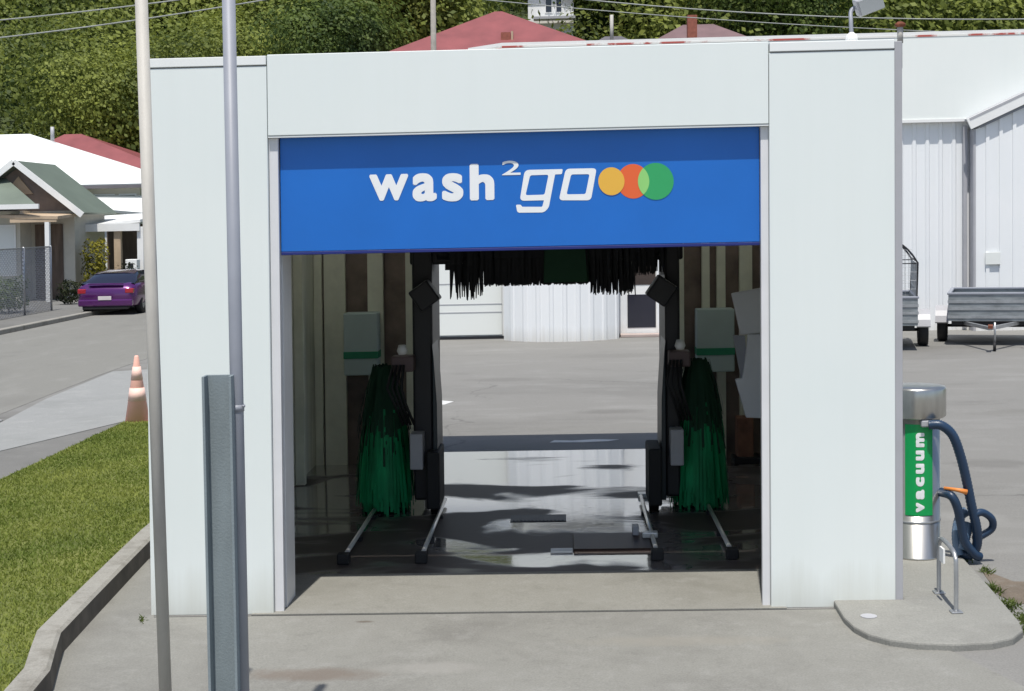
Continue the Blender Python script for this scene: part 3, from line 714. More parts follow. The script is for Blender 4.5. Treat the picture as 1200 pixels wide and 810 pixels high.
# ------------------------------------------------------------------ on the roof edge
fl = T('floodlight', 'tilted grey floodlight on a stalk above the right pillar', 'floodlight', 1.84, 9.1, 3.56)
MB().lathe((1.84,9.08,3.565),[(.001,0),(.035,0),(.04,.02),(.033,.045),(.012,.062),(.001,.064)],20).build('mount', M['wtrim'], fl)
MB().tube(smooth([(1.84,9.08,3.6),(1.84,9.1,3.7),(1.85,9.14,3.77),(1.89,9.15,3.80)]), .013, 10).build('stalk', M['polegrey'], fl)
a = R(20)
ax, az = Vector((math.cos(a),0,math.sin(a))), Vector((-math.sin(a)*.9,-.25,math.cos(a)*.9)).normalized(); ay = az.cross(ax).normalized()
MB().obox((1.955,9.12,3.81), ax, ay, az, .085,.045,.055).build('lamp_housing', M['greytrim'], fl, .01)
MB().obox(Vector((1.96,9.12,3.81))-ay*.046, ax, ay, az, .075,.004,.047).build('lamp_glass', M['lampglass'], fl)
vp = T('vent_pipe', 'short pale vent pipe with a rusty cap at the top right corner', 'pipe', 2.155, 9.2, 3.4)
MB().tube([(2.16,9.15,3.40),(2.16,9.15,3.64)], .014, 12).build('pipe', M['greytrim'], vp)
MB().tube([(2.16,9.15,3.56),(2.16,9.15,3.66)], .019, 12).build('sleeve', M['polebeige'], vp)
MB().lathe((2.16,9.15,3.66),[(.02,0),(.034,.008),(.034,.022),(.012,.036),(.001,.038)],16).build('cap', M['rust'], vp)
MB().tube([(2.16,9.15,3.42),(2.12,9.2,3.42)], .012, 8).build('bracket', M['greytrim'], vp)

# ------------------------------------------------------------------ traffic cone
tc = T('traffic_cone', 'faded orange traffic cone with white collars at the end of the lawn', 'traffic cone', -5.24, 17.25)
cx, cy = -5.24, 17.3
MB().box(cx-.19,cx+.19,cy-.19,cy+.19,.017,.05).build('base', M['coneo'], tc, .01)
def cr(z): return .145*(1-(z-.05)/.95)+.012
MB().lathe((cx,cy,0),[(.001,.05),(cr(.05),.05),(cr(.9),.9),(.02,.915),(.001,.915)],28).build('cone_body', M['coneo'], tc)
for z0, z1 in ((.36,.52),(.62,.78)):
    MB().lathe((cx,cy,0),[(cr(z0)+.0,z0),(cr(z0)+.004,z0),(cr(z1)+.004,z1),(cr(z1),z1)],28).build('collar', M['conew'], tc)

# ------------------------------------------------------------------ warehouse behind
W = T('warehouse', 'long white corrugated warehouse behind the wash bay', 'warehouse', 3, 34)
WY = 29.6
mb = MB(); corrugated(mb, 1.98+.25, 8.6, WY, 0, 4.3, .27, .03); mb.build('ribbed_wall', M['warew'], W)
mb = MB(); mb.box(-6.5,-1.2,WY,WY+.2,.0,4.3); mb.build('smooth_wall', M['warew'], W)
mb = MB(); mb.box(-4.6,-1.25,WY-.03,WY-.002,.08,3.2); mb.build('shutter_door', M['roofw'], W, .01)
mb = MB()
for z in (.55,.72,1.15,1.6,2.1): mb.box(-4.6,-1.25,WY-.036,WY-.031,z,z+.018)
mb.build('shutter_seams', M['greytrim'], W)
MB().box(-4.65,-1.2,WY-.05,WY-.035,.0,.06).build('threshold', M['dark'], W)
yf = lambda x: 29.45-.9*max(0, 1-((x-.02)/1.3)**2)**.6
mb = MB(); corrugated(mb, -1.2, 1.16, 0, 0, 3.6, .27, .03, yfun=yf, thick=.2); mb.build('bowed_panel', M['warew'], W)
MB().box(-1.2,1.16,29.3,29.6,3.6,3.65).build('panel_cap', M['warew'], W)
mb = MB(); mb.box(1.16,1.33,WY,WY+.2,0,4.3); mb.box(1.97,2.23,WY,WY+.2,0,4.3); mb.box(1.33,1.97,WY,WY+.2,2.1,4.3); mb.build('door_wall', M['warew'], W)
dr = MB().box(1.33,1.97,WY+.06,WY+.1,.02,2.1).build('glazed_door', M['wtrim'], W)
MB().box(1.36,1.95,WY+.052,WY+.059,.17,.86).build('lower_pane', M['glass'], dr)
MB().box(1.36,1.95,WY+.052,WY+.059,1.06,2.05).build('upper_pane', M['brownglass'], dr)
MB().box(1.2,2.2,WY-.35,WY-.01,0,.06).build('door_step', mat('reddish_step',(.42,.34,.31),.8), W, .01)
# tall smooth fascia overhanging the ribbed wall, capped with a flaking flashing; low roof behind it
PY, PZ = WY-.14, 6.06
MB().box(-1.2,22,PY,WY+.06,4.34,PZ).build('fascia', M['fascia'], W)
MB().box(-1.22,22,PY-.02,PY+.2,4.28,4.338).build('fascia_trim', M['wtrim'], W)
MB().prism([(-1.9,PZ-.09),(-1.2,PZ+.002),(22,PZ+.002),(22,PZ+.07),(-1.2,PZ+.07),(-1.9,PZ-.02)], PY-.003, WY+.1, 'y').build('ridge_cap', M['wtrim'], W)
MB().box(-1.2,22,PY-.009,PY-.0035,PZ-.035,PZ+.005).build('flaking_flashing', M['ridge'], W)
MB().slab([(-1.2,WY+.07,PZ-.35),(22,WY+.07,PZ-.35),(22,45.9,PZ-1.0),(-1.2,45.9,PZ-1.0)], .06).build('roof', M['roofw'], W)
MB().slab([(-6.6,WY-.25,4.34),(-1.23,WY-.25,4.34),(-1.23,46,4.1),(-6.6,46,4.1)], .05).build('roof', M['roofw'], W)
MB().box(-1.2,-1.1,WY+.07,45.8,4.35,5.0).build('step_wall', M['warew'], W)
MB().box(-6.5,22,45.8,45.95,0,4.05).build('rear_wall', M['warew'], W)
MB().box(-6.5,-6.35,WY+.21,45.79,0,4.05).build('end_wall', M['warew'], W)
MB().box(8.24,8.32,WY-.12,WY-.045,.05,4.2).build('downpipe', M['greytrim'], W, .01)
# gabled wing at the right
W2 = T('gabled_wing', 'white ribbed gable-ended shed standing forward at the right edge', 'shed', 12, 28.2)
GY = 29.25
pts = []; x = 8.14; zz = lambda x: 4.1+(min(x,13.6)-8.42)*.45-(max(0,x-13.6))*.45
mb = MB(); x = 8.42
while x < 18.8:
    for x0, x1, d in ((x,x+.20,0),(x+.20,x+.27,.03)):
        mb.add([(x0,GY-d,0),(x1,GY-d,0),(x1,GY-d,zz(x1)),(x0,GY-d,zz(x0)),(x0,GY+.1,0),(x1,GY+.1,0),(x1,GY+.1,zz(x1)),(x0,GY+.1,zz(x0))],[(0,1,2,3),(4,7,6,5),(0,3,7,4),(1,5,6,2),(3,2,6,7)])
    x += .27
mb.build('ribbed_wall', M['warew'], W2)
MB().box(8.37,8.418,GY-.02,WY-.05,0,4.1).build('side_wall', M['greytrim'], W2)
MB().beam((8.25,GY-.12,4.2),(13.6,GY-.12,4.2+5.35*.45),.05,.22).build('barge_board', M['wtrim'], W2)
MB().beam((8.5,GY-.03,4.15),(13.6,GY-.03,4.15+5.1*.45),.04,.05).build('barge_trim', M['polegrey'], W2)
MB().slab([(8.25,GY-.15,4.32),(8.25,WY-.15,4.32),(13.6,WY-.15,4.32+5.35*.45),(13.6,GY-.15,4.32+5.35*.45)],.05).build('roof', M['greytrim'], W2)
MB().slab([(19.0,GY-.15,4.28),(19.0,WY-.15,4.28),(13.6,WY-.15,4.32+5.35*.45),(13.6,GY-.15,4.32+5.35*.45)],.05).build('roof', M['greytrim'], W2)
MB().box(8.6,8.9,GY-.06,GY-.032,1.35,1.6).build('wall_vent', M['roofw'], W2, .005)

# ------------------------------------------------------------------ trailers
def wheel(par, x, y, r, w):
    wh = MB().lathe((x-w/2,y,r),[(r*.55,0),(r*.93,0),(r,w*.2),(r,w*.8),(r*.93,w),(r*.55,w)],24,'x').build('wheel', M['rubber'], par)
    MB().lathe((x-w/2,y,r),[(.001,w*.15),(r*.3,w*.12),(r*.56,w*.05),(r*.56,w*.95),(r*.3,w*.88),(.001,w*.85)],20,'x').build('rim', M['steel'], wh)
def trailer(name, label, x0, x1, y, L, cage):
    t = T(name, label, 'trailer', (x0+x1)/2, y, 0, None)
    zt, zb = .93, .45
    MB().box(x0,x1,y,y+L,zb,zb+.03).build('tray_floor', M['trailer'], t)
    for (a,b,c,d,nm) in ((x0,x1,y,y+.03,'front_board'),(x0,x1,y+L-.03,y+L,'tailboard'),(x0,x0+.03,y+.031,y+L-.031,'side_board'),(x1-.03,x1,y+.031,y+L-.031,'side_board')):
        o = MB().box(a,b,c,d,zb+.03,zt).build(nm, M['trailer'], t)
        r_ = MB()
        for z in (zb+.05,zb+.2,zb+.33):
            r_.box(a-.012,b+.012,c-.014,d+.014,z,z+.045)
        r_.build('ribs', M['steel'], o)
        MB().box(a-.02,b+.02,c-.02,d+.02,zt,zt+.04).build('top_rail', M['polegrey'] , o, .01)
    for x in (x0-.14, x1+.14):
        wheel(t, x, y+L*.5, .30, .18)
        g_ = MB(); P = []
        for i in range(9):
            an = R(170-i*20); P.append((y+L*.5+math.cos(an)*.36, .32+math.sin(an)*.36))
        Q = [(p[0]*1+(y+L*.5-p[0])*.05, p[1]-.02) for p in P]
        g_.prism(P+Q[::-1], x-.12, x+.12, 'x'); g_.build('mudguard', M['greytrim'], t)
    MB().tube([(x0-.1,y+L*.5,.3),(x1+.1,y+L*.5,.3)], .03, 8).build('axle', M['dark'], t)
    MB().box(x0+.05,x1-.05,y+.1,y+L-.1,zb-.08,zb-.002).build('chassis', M['dark'], t)
    xc = (x0+x1)/2
    MB().beam((x0+.25,y+.2,.41),(xc,y-1.1,.40),.06,.06).build('drawbar', M['steel'], t)
    MB().beam((x1-.25,y+.2,.41),(xc,y-1.1,.405),.06,.06).build('drawbar', M['steel'], t)
    MB().beam((xc,y-1.0,.44),(xc,y-1.35,.44),.08,.05).build('coupling', M['rust'], t)
    jw = MB().tube([(xc+.07,y-1.0,.12),(xc+.07,y-1.0,.50)], .018, 8).build('jockey_stand', M['steel'], t)
    MB().lathe((xc+.04,y-1.0,.08),[(.001,0),(.08,0),(.08,.05),(.001,.05)],16,'x').build('jockey_wheel', M['rubber'], jw)
    if cage:
        m_ = MB(); zc_ = 1.93
        def zt2(x): return zc_-max(0,(x-(x1-.42)))**2*2.1
        for yy in (y+.02, y+L-.02):
            m_.tube([(x0+.02,yy,zt),(x0+.02,yy,zc_),]+[(x1-.42+.42*i/5,yy,zt2(x1-.42+.42*i/5)) for i in range(6)]+[(x1-.02,yy,zt)], .017, 8)
            m_.tube([(x1-.42,yy,zt),(x1-.42,yy,zc_)], .02, 8)
            m_.tube([(x0,yy,1.55),(x1-.02,yy,1.55)], .01, 6)
        for x in (x0+.02, x1-.42, x1-.02): m_.tube([(x,y+.02,zt2(x)),(x,y+L-.02,zt2(x))], .014, 8)
        m_.build('cage_frame', M['dark'], t)
        w_ = MB()
        x = x0+.1
        while x < x1:
            for yy in (y+.02, y+L-.02): w_.tube([(x,yy,zt),(x,yy,zt2(x))], .003, 4, False)
            x += .075
        for z in (1.1,1.25,1.4,1.7,1.8):
            w_.tube([(x1-.02,y,z if z<1.55 else 1.5),(x1-.02,y+L,z if z<1.55 else 1.5)], .003, 4, False)
            for yy in (y+.02, y+L-.02): w_.tube([(x0,yy,z),(x1-.1 if z>1.6 else x1,yy,z)], .003, 4, False)
        yy = y
        while yy < y+L: w_.tube([(x1-.02,yy,zt),(x1-.02,yy,1.56)], .003, 4, False); yy += .1
        w_.build('cage_mesh', M['steel'], t)
    return t
bt = trailer('box_trailer', 'low galvanised box trailer parked by the white shed', 7.02, 8.5, 26.0, 2.0, False); bt.rotation_euler.z = R(-17)
ct = trailer('cage_trailer', 'trailer with a tall wire cage half hidden behind the right pillar', 4.92, 6.28, 25.4, 2.2, True); ct.rotation_euler.z = R(-11)

# ------------------------------------------------------------------ purple car
car = T('parked_car', 'purple hatchback parked at the far kerb seen from behind', 'car', -12.95, 42)
cx0, yr, Lc = -12.95, 39.9, 4.2
prof = [ # t along length, z bottom, z belt, halfwidth, z deck
 (0.0,.34,.66,.70,.70),(.02,.24,.80,.80,.84),(.08,.22,.86,.85,.92),(.2,.2,.88,.87,.93),(.5,.2,.86,.87,.90),(.72,.2,.82,.86,.86),(.88,.22,.72,.82,.78),(.97,.26,.58,.74,.64),(1.0,.32,.5,.66,.55)]
mb = MB(); vs = []; nr = 14
for t, zb, zl, hw, zd in prof:
    y = yr+t*Lc
    half = [(0,zb),(hw*.75,zb),(hw*.95,zb+.06),(hw,zb+(zl-zb)*.4),(hw*.985,zl-.05),(hw*.93,zl),(hw*.75,zd)]
    ring = half+[(0,zd+.01)]+[(-x,z) for x,z in half[::-1][:-1]]
    vs += [(cx0+x,y,z) for x,z in ring]
nr = len(ring)
fs = [(i*nr+j,i*nr+(j+1)%nr,(i+1)*nr+(j+1)%nr,(i+1)*nr+j) for i in range(len(prof)-1) for j in range(nr)]
fs += [tuple(range(nr))[::-1], tuple((len(prof)-1)*nr+j for j in range(nr))]
body = mb.add(vs, fs, True).build('body', M['purple'], car)
ca = MB(); cp = [(.06,.90,.74,.90),(.12,.91,.72,1.02),(.20,.92,.66,1.17),(.32,.92,.62,1.24),(.48,.9,.62,1.23),(.60,.88,.66,1.10),(.70,.86,.72,.88)]
vs = []
for t, z0, hw, z1 in cp:
    y = yr+t*Lc
    ring = [(-.77,z0-.05),(-hw-.02*(z1-z0<.1),z0+(z1-z0)*.6),(-hw*.86,z1-.02),(-hw*.5,z1),(hw*.5,z1),(hw*.86,z1-.02),(hw,z0+(z1-z0)*.6),(.77,z0-.05)]
    vs += [(cx0+x,y,z) for x,z in ring]
fs = [(i*8+j,i*8+(j+1)%8,(i+1)*8+(j+1)%8,(i+1)*8+j) for i in range(len(cp)-1) for j in range(8)]
ca.add(vs, fs, True).build('glasshouse', M['glass'], car)
rf = MB(); vs = []
for t, z0, hw, z1 in cp[2:6]:
    y = yr+t*Lc
    vs += [(cx0+x*hw,y,z1+dz) for x, dz in ((-.88,-.02),(-.5,.012),(.5,.012),(.88,-.02))]
rf.add(vs, [(i*4+j,i*4+j+1,i*4+j+5,i*4+j+4) for i in range(3) for j in range(3)], True).build('roof', M['purple'], car)
MB().box(cx0-.78,cx0+.78,yr-.06,yr+.1,.26,.46).build('rear_bumper', M['purple'], car, .04)
MB().box(cx0-.66,cx0+.66,yr-.03,yr+.1,.17,.26).build('lower_valance', M['rubber'], car, .02)
MB().box(cx0-.19,cx0+.19,yr-.075,yr-.061,.44,.55).build('number_plate', M['plate'], car, .004)
MB().box(cx0-.5,cx0+.5,yr+.0,yr+.1,.88,.915).build('boot_lip', M['purple'], car, .012)
for s in (-1,1):
    MB().box(cx0+s*.68-.12,cx0+s*.68+.12,yr-.01,yr+.14,.62,.76).build('tail_light', M['redlamp'], car, .025)
    for t in (.2,.8): wheel(car, cx0+s*.76, yr+t*Lc, .30, .2)
    MB().obox((cx0+s*.84,yr+2.75,.93),(1,0,0),(0,1,0),(0,0,1),.09,.05,.06).build('mirror', M['purple'], car, .02)

# ------------------------------------------------------------------ houses
def windowp(par, x0, x1, y, z0, z1, frame='wtrim', glass='glass', bars=0):
    w = MB().box(x0-.06,x1+.06,y-.04,y-.002,z0-.06,z1+.06).build('window', M[frame], par)
    MB().box(x0,x1,y-.05,y-.041,z0,z1).build('pane', M[glass], w)
    if bars: MB().box((x0+x1)/2-.02,(x0+x1)/2+.02,y-.06,y-.051,z0,z1).build('mullion', M[frame], w)
# green-roofed house
H1 = T('green_roofed_house', 'cream cottage with green gabled roof and white posted porch', 'house', -19, 50)
HY = 48
MB().box(-24.5,-16.6,HY,51.2,0,3.1).build('wall', M['cream'], H1)
MB().prism([(-20.65,3.1),(-16.45,3.1),(-18.5,4.62)], HY+.02, HY+.2, 'y').build('gable_wall', M['shadewall'], H1)  # brown puts the shade on the tan gable into its colour
MB().prism([(-19.0,3.7),(-18.0,3.7),(-18.5,4.3)], HY-.05, HY+.015, 'y').build('gable_vent', M['tan'], H1)
MB().slab([(-18.46,HY-.5,4.83),(-18.46,51.4,4.83),(-16.2,51.4,3.02),(-16.2,HY-.5,3.02)],.08).build('roof', M['grgreen'], H1)
MB().slab([(-18.46,HY-.5,4.83),(-18.46,51.4,4.83),(-20.9,51.4,3.0),(-20.9,HY-.5,3.0)],.08).build('roof', M['grgreen'], H1)
MB().beam((-18.46,HY-.53,4.78),(-16.15,HY-.53,2.93),.05,.2).build('barge_board', M['wtrim'], H1)
MB().beam((-18.46,HY-.53,4.78),(-20.95,HY-.53,2.93),.05,.2).build('barge_board', M['wtrim'], H1)
MB().slab([(-17.2,HY-1.9,3.3),(-24,HY-1.9,3.3),(-24,HY-.1,4.25),(-18.9,HY-.1,4.25)],.08).build('porch_roof', M['grgreen'], H1)
MB().box(-24,-17.1,HY-2.0,HY-1.9,3.16,3.32).build('porch_gutter', M['wtrim'], H1)
MB().slab([(-18.4,HY-1.9,2.98),(-16.5,HY-1.9,2.9),(-16.5,HY,3.0),(-18.4,HY,3.05)],.1).build('porch_canopy', M['tan'], H1)
MB().box(-18.1,-16.55,HY-1.88,HY-1.8,2.72,2.86).build('porch_beam', M['tan'], H1)
MB().box(-16.95,-16.8,HY-1.88,HY-1.73,0,2.72).build('porch_post', M['wtrim'], H1, .01)
MB().box(-17.95,-17.0,HY-.06,HY-.004,.1,2.65).build('porch_shade_panel', M['timber'], H1)  # dark brown panel stands in for the shade inside the porch
MB().box(-22,-18.1,HY-1.0,HY-.01,0,3.12).build('bay_wall', M['cream'], H1)
windowp(H1, -20.2,-18.3,HY-1.0,1.0,2.6,'wtrim','roofw')
# white-roofed house
H2 = T('white_roofed_house', 'long house with a bright white hipped roof behind the cottage', 'house', -21, 62)
EZ2 = 4.3
def hip(par, x0, x1, y0, y1, ze, za, rx0, rx1, m, t=.1, name='roof'):
    ym = (y0+y1)/2
    MB().slab([(x0,y0,ze),(x1,y0,ze),(rx1,ym,za),(rx0,ym,za)],t).build(name, m, par)
    MB().slab([(x0,y1,ze),(x1,y1,ze),(rx1,ym,za),(rx0,ym,za)],t).build(name, m, par)
    MB().slab([(x1,y0,ze),(x1,y1,ze),(rx1,ym,za)],t).build(name, m, par)
    MB().slab([(x0,y0,ze),(x0,y1,ze),(rx0,ym,za)],t).build(name, m, par)
hip(H2,-27.5,-16.6,57,65,4.25,6.62,-24.4,-23.0,M['roofw'])
MB().box(-27,-17.2,57.6,64.4,0,4.15).build('wall', M['cream'], H2)
MB().box(-27.5,-16.6,56.9,57.0,4.08,4.2).build('gutter', M['greyroof'], H2)
windowp(H2,-19.2,-18.3,57.6,3.0,3.8,'wtrim','glass'); windowp(H2,-18.0,-17.4,57.6,2.9,3.8,'wtrim','glass')
MB().slab([(-19.2,55.2,3.35),(-16.4,55.2,3.05),(-16.4,57.6,3.75),(-19.2,57.6,3.85)],.12).build('lean_to_roof', M['roofw'], H2)
MB().box(-19.1,-17.8,55.6,57.55,0,3.1).build('lean_to_wall', M['wtrim'], H2)
MB().tube([(-22.0,61,6.3),(-22.0,61,6.9)],.08,10).build('flue', M['greytrim'], H2)
# carport
H3 = T('carport', 'pale flat carport with tan and white posts behind the purple car', 'carport', -16, 50)
MB().slab([(-17.3,49.2,2.55),(-14.7,49.2,2.75),(-14.7,53.5,3.05),(-17.3,53.5,2.95)],.10).build('roof', M['wtrim'], H3)
MB().box(-17.3,-14.7,49.1,49.19,2.36,2.62).build('fascia', M['wtrim'], H3)
MB().box(-15.64,-15.4,49.2,49.4,0,2.4).build('post', M['tan'], H3, .01)
MB().box(-14.82,-14.6,49.2,49.4,0,2.5).build('post', M['wtrim'], H3, .01)
MB().box(-17.3,-17.15,49.2,49.4,0,2.4).build('post', M['greytrim'], H3, .01)
MB().box(-17.3,-13.0,53.6,53.7,0,2.6).build('back_fence', M['timber'], H3)
# red roof behind
H4 = T('red_roofed_house', 'house with a dull red roof showing above the white roof', 'house', -24, 72)
hip(H4,-31,-17.5,70,80,4.45,7.5,-26.4,-25.5,M['redroof'])
MB().box(-30,-18.2,70.8,79,0,3.7).build('wall', M['cream'], H4)
# hip-roofed red house over the bay
H5 = T('hip_roofed_house', 'large house with faded red hipped roof above the wash bay', 'house', -3.4, 79)
hip(H5,-9.6,2.7,75,83.4,11.25,14.0,-3.6,-3.2,M['redroof'])
MB().box(-9,2.1,75.7,82.6,4,11.15).build('wall', M['cream'], H5)
ch5 = MB().box(-3.15,-2.65,76.2,76.7,11.7,12.45).build('chimney', M['brick'], H5); MB().box(-2.6,-2.5,76.2,76.7,11.7,12.5).build('flashing', M['tan'], ch5)
# white house on the hill
H6 = T('hillside_house', 'small white house with tall windows high on the wooded hill', 'house', -.6, 90)
MB().box(-1.95,.85,88,92,11.5,16.6).build('wall', M['wtrim'], H6)
hip(H6,-2.3,1.2,87.6,92.4,16.6,17.6,-.8,-.3,M['greyroof'])
windowp(H6,-.85,-.5,88,15.15,16.0); windowp(H6,-.2,.1,88,15.15,16.0)
MB().box(-1.6,.95,86.9,87.9,14.6,14.75).build('balcony', M['greytrim'], H6)
# grey-roofed house with chimney
H7 = T('grey_roofed_house', 'low grey-roofed house with a brick chimney behind the warehouse', 'house', 7, 70)
hip(H7,2.9,10.9,67,75,9.9,11.9,6.1,7.6,M['dullroof'])
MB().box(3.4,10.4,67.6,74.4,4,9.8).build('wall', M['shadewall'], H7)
MB().box(6.05,6.5,67.9,68.4,10.3,11.95).build('chimney', M['brick'], H7)
H8 = T('dark_roofed_house', 'dark purple-grey roof with a slim pale flue left of the grey roof', 'house', 2.6, 70)
hip(H8,.6,4.6,67,73,10.1,11.3,2.2,3.0,M['greyroof'])
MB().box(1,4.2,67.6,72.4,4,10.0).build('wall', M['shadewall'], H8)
MB().tube([(2.5,69,10.8),(2.5,69,12.2)],.09,10).build('flue', M['polebeige'], H8)

# fence, letterbox, garden plants on the left
fn = T('wire_fence', 'tall wire mesh fence with grey posts beside the far footpath', 'fence', -15, 38)
for y in (32.5,34.8,37.1,39.3,41.4): MB().tube([(-15.05,y,.08),(-15.05,y,2.0)],.035,8).build('post', M['steel'], fn)
MB().tube([(-15.05,32.5,1.97),(-15.05,41.4,1.97)],.02,6).build('top_rail', M['steel'], fn)
m_ = MB(); d = .11; y = 30.6
while y < 43.2:
    for sgn in (1,-1):
        y0_, z0_, y1_, z1_ = y, .1, y+sgn*1.87, 1.97
        if sgn < 0: pass
        ys, ye = max(32.5,min(y0_,y1_)), min(41.4,max(y0_,y1_))
        if ye > ys:
            f_ = lambda q: .1+(q-y0_)*sgn
            m_.tube([(-15.05,ys,f_(ys)),(-15.05,ye,f_(ye))], .007, 3, False)
    y += d
m_.build('wire_mesh', M['steel'], fn)
mbx = T('letterbox', 'white letterbox with a dark slot beyond the purple car', 'letterbox', -14.75, 48.6)
MB().box(-15.0,-14.6,48.4,48.8,1.0,1.38).build('box', M['wtrim'], mbx, .02)
MB().box(-14.9,-14.72,48.38,48.399,1.08,1.25).build('slot', M['dark'], mbx)
MB().box(-14.84,-14.76,48.55,48.63,.08,1.0).build('post', M['greytrim'], mbx)
def shrub(name, label, cat, x, y, z0, rad, n, size, lm, trunk=True, group=None, parts=1):
    t = T(name, label, cat, x, y, z0, group)
    c = MB()
    for i in range(parts):
        a = 6.28*i/parts; q = .45 if parts > 1 else 0
        leaves(c, (x+rad[0]*q*math.cos(a), y+rad[1]*q*math.sin(a), z0+rad[2]*1.05+(random.uniform(-.3,.4)*rad[2] if parts>1 else 0)), tuple(r*(.75 if parts>1 else 1) for r in rad), n//parts, size)
    c.build('crown', lm, t)
    m_ = MB(); hgt = rad[2]
    m_.tube([(x,y,z0-.3),(x+.05,y,z0+hgt*.6),(x-.04,y,z0+hgt*1.2)], [max(.02,hgt*.05),max(.015,hgt*.04),.01], 7)
    for i in range(4): 
        a = i*1.6+x; m_.tube([(x,y,z0+hgt*.5),(x+math.cos(a)*rad[0]*.5,y+math.sin(a)*rad[1]*.5,z0+hgt*1.3)], [max(.012,hgt*.025),.006], 5)
    m_.build('trunk', M['bark'], t)
    return t
random.seed(21)
shrub('conifer_shrub','yellow-green rounded conifer shrub under the carport','shrub',-15.95,48.2,.05,(.50,.45,1.05),1800,.11,M['leafY'])
shrub('dark_shrub','very dark shrub beside the letterbox','shrub',-14.35,46.5,.05,(.55,.5,.62),1400,.10,M['leafD'])
shrub('hedge_plant','grey-green garden bush behind the wire fence near its far end','bush',-16.0,40.5,.05,(.55,.9,.55),1600,.10,M['leafB'])
shrub('hedge_plant','grey-green garden bush behind the wire fence at the left edge','bush',-16.1,37.2,.05,(.5,1.0,.42),1600,.10,M['leafB'])
shrub('dark_shrub','dark shrub at the foot of the white porch post','shrub',-15.6,44.5,.05,(.4,.4,.42),900,.09,M['leafD'])
# trees directly behind the houses
tl = [(-26.5,84,5.2,4.6,'broad yellow-green tree at far left behind the white roof','leafA'),
      (-19.5,86,4.6,4.4,'dense green tree right of the white roof, beside the pole','leafA'),
      (-12.5,80,3.8,4.2,'dark round tree behind the left pillar top','leafB'),
      (-9.5,88,3.6,4.6,'tall yellow-green tree left of the red hipped roof','leafY2'),
      (3.2,90,3.4,4.4,'dark tree right of the red hipped roof','leafB'),
      (12.5,82,4.5,4.5,'dark broad tree behind the floodlight','leafB')]
M['leafY2'] = leafmat('olive_leaves', (.06,.08,.015), (.24,.25,.05), .3)
random.seed(33)
for x, y, r, hh, lab, lm in tl:
    z0 = rise(x,y)-.5
    shrub('tree', lab, 'tree', x, y, z0, (r,r,hh), 20000, .25, M[lm], parts=7)
# the bush on the hill
random.seed(3)
hb = MB()
for _ in range(1000):
    y = 80+95*random.random()**1.1; x = random.uniform(-.42,.36)*y*1.12+random.uniform(-6,6)
    r = random.choice((1.5,2.1,2.8,3.6,4.4))*random.uniform(.85,1.15); z = rise(x,y)
    if abs(x+3.4) < 8 and y < 86: continue
    if abs(x+.6) < 4.2 and 84 < y < 95: continue
    if -.038 < x/y < .024 and y < 90 and z+1.9*r > 2.5+y*.13: continue
    leaves(hb, (x,y,z+r*.75), (r,r*.9,r*random.uniform(.85,1.3)), int(90+105*r), .60 if y > 110 else .40)
for bx_, by_, bz_, r_ in ((-.9,85.5,12.0,2.1),(1.4,85.2,12.2,2.3),(3.2,86,12.0,2.4),(.3,84.6,11.6,2.0),(-2.6,85.5,11.8,2.2)):
    leaves(hb, (bx_,by_,bz_), (r_,r_*.9,r_), 700, .34)
tag(hb.build('hillside_bush', M['leafA']), kind='stuff')

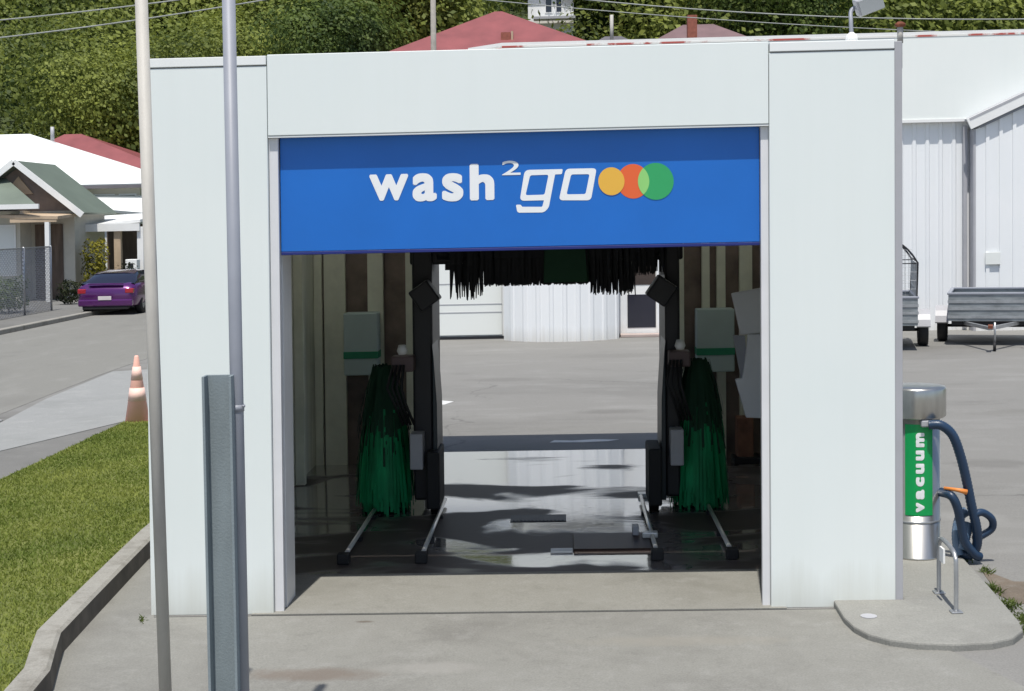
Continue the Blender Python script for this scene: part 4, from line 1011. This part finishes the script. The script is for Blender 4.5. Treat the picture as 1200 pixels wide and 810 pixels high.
# utility pole and wires
up = T('utility_pole', 'weathered timber power pole left of the red hipped roof', 'utility pole', -5.5, 62, rise(-5.5,62))
MB().tube([(-5.5,62,rise(-5.5,62)-1),(-5.5,62,13.8)], [.16,.11], 10).build('pole_shaft', M['wood'], up)
MB().box(-6.6,-4.4,61.85,61.97,13.1,13.25).build('crossarm', M['wood'], up)
def wire(label, a, b, sag, r=.03):
    P = []
    for i in range(21):
        t = i/20; P.append((a[0]+(b[0]-a[0])*t, a[1]+(b[1]-a[1])*t, a[2]+(b[2]-a[2])*t-4*sag*t*(1-t)))
    tag(MB().tube(P, r, 6).build('overhead_wire', M['wire']), label, 'wire', 'overhead wires against the hill')
wire('lower overhead wire crossing the wooded hill at top left', (-40,60,9.9), (-6.4,62,13.3), .7)
wire('upper overhead wire crossing the wooded hill at top left', (-40,60,11.0), (-4.6,62,14.0), .8)
wire('long overhead wire sloping across the hill at top right', (-5.5,62,12.9), (32,60,10.6), 1.1)
wire('lower of the two overhead wires at top right', (-4.6,62,12.2), (34,58,8.9), .6, .022)

# ------------------------------------------------------------------ light, sky, camera
EL, AZ = R(70), R(186)
w = bpy.data.worlds.new('World'); scn.world = w; w.use_nodes = True
nt = w.node_tree; bg = nt.nodes['Background']
sky = nt.nodes.new('ShaderNodeTexSky'); sky.sky_type = 'NISHITA'; sky.sun_disc = False
sky.sun_elevation = EL; sky.sun_rotation = AZ; sky.air_density = 1.0; sky.dust_density = 1.5
nt.links.new(sky.outputs[0], bg.inputs[0]); bg.inputs[1].default_value = .12
sd = Vector((math.sin(AZ)*math.cos(EL), math.cos(AZ)*math.cos(EL), math.sin(EL)))
sl = bpy.data.lights.new('sun', 'SUN'); sl.energy = 4.2; sl.angle = R(.53); sl.color = (1,.965,.90)
so = bpy.data.objects.new('sun', sl); COL.objects.link(so); so.location = sd*40; so.rotation_euler = (-sd).to_track_quat('-Z','Y').to_euler()

cam = bpy.data.cameras.new('camera'); co = bpy.data.objects.new('camera', cam); COL.objects.link(co); scn.camera = co
cam.sensor_width = 36; cam.lens = 1667/1200*36; cam.shift_y = -106/1200; cam.clip_end = 2000; cam.clip_start = .05
YAW, PI_, RO = R(2.0), R(1.5), .009
fwd = Matrix.Rotation(YAW,3,'Z') @ Vector((0,math.cos(PI_),-math.sin(PI_)))
right = Matrix.Rotation(YAW,3,'Z') @ Vector((1,0,0)); upv = right.cross(fwd)
c_, s_ = math.cos(RO), math.sin(RO)
r2 = right*c_-upv*s_; u2 = right*s_+upv*c_
m = Matrix((r2,u2,-fwd)).transposed().to_4x4(); m.translation = (0,0,2.5); co.matrix_world = m
scn.view_settings.view_transform = 'Standard'; scn.view_settings.look = 'None'
scn.view_settings.exposure = .12; scn.view_settings.gamma = 1
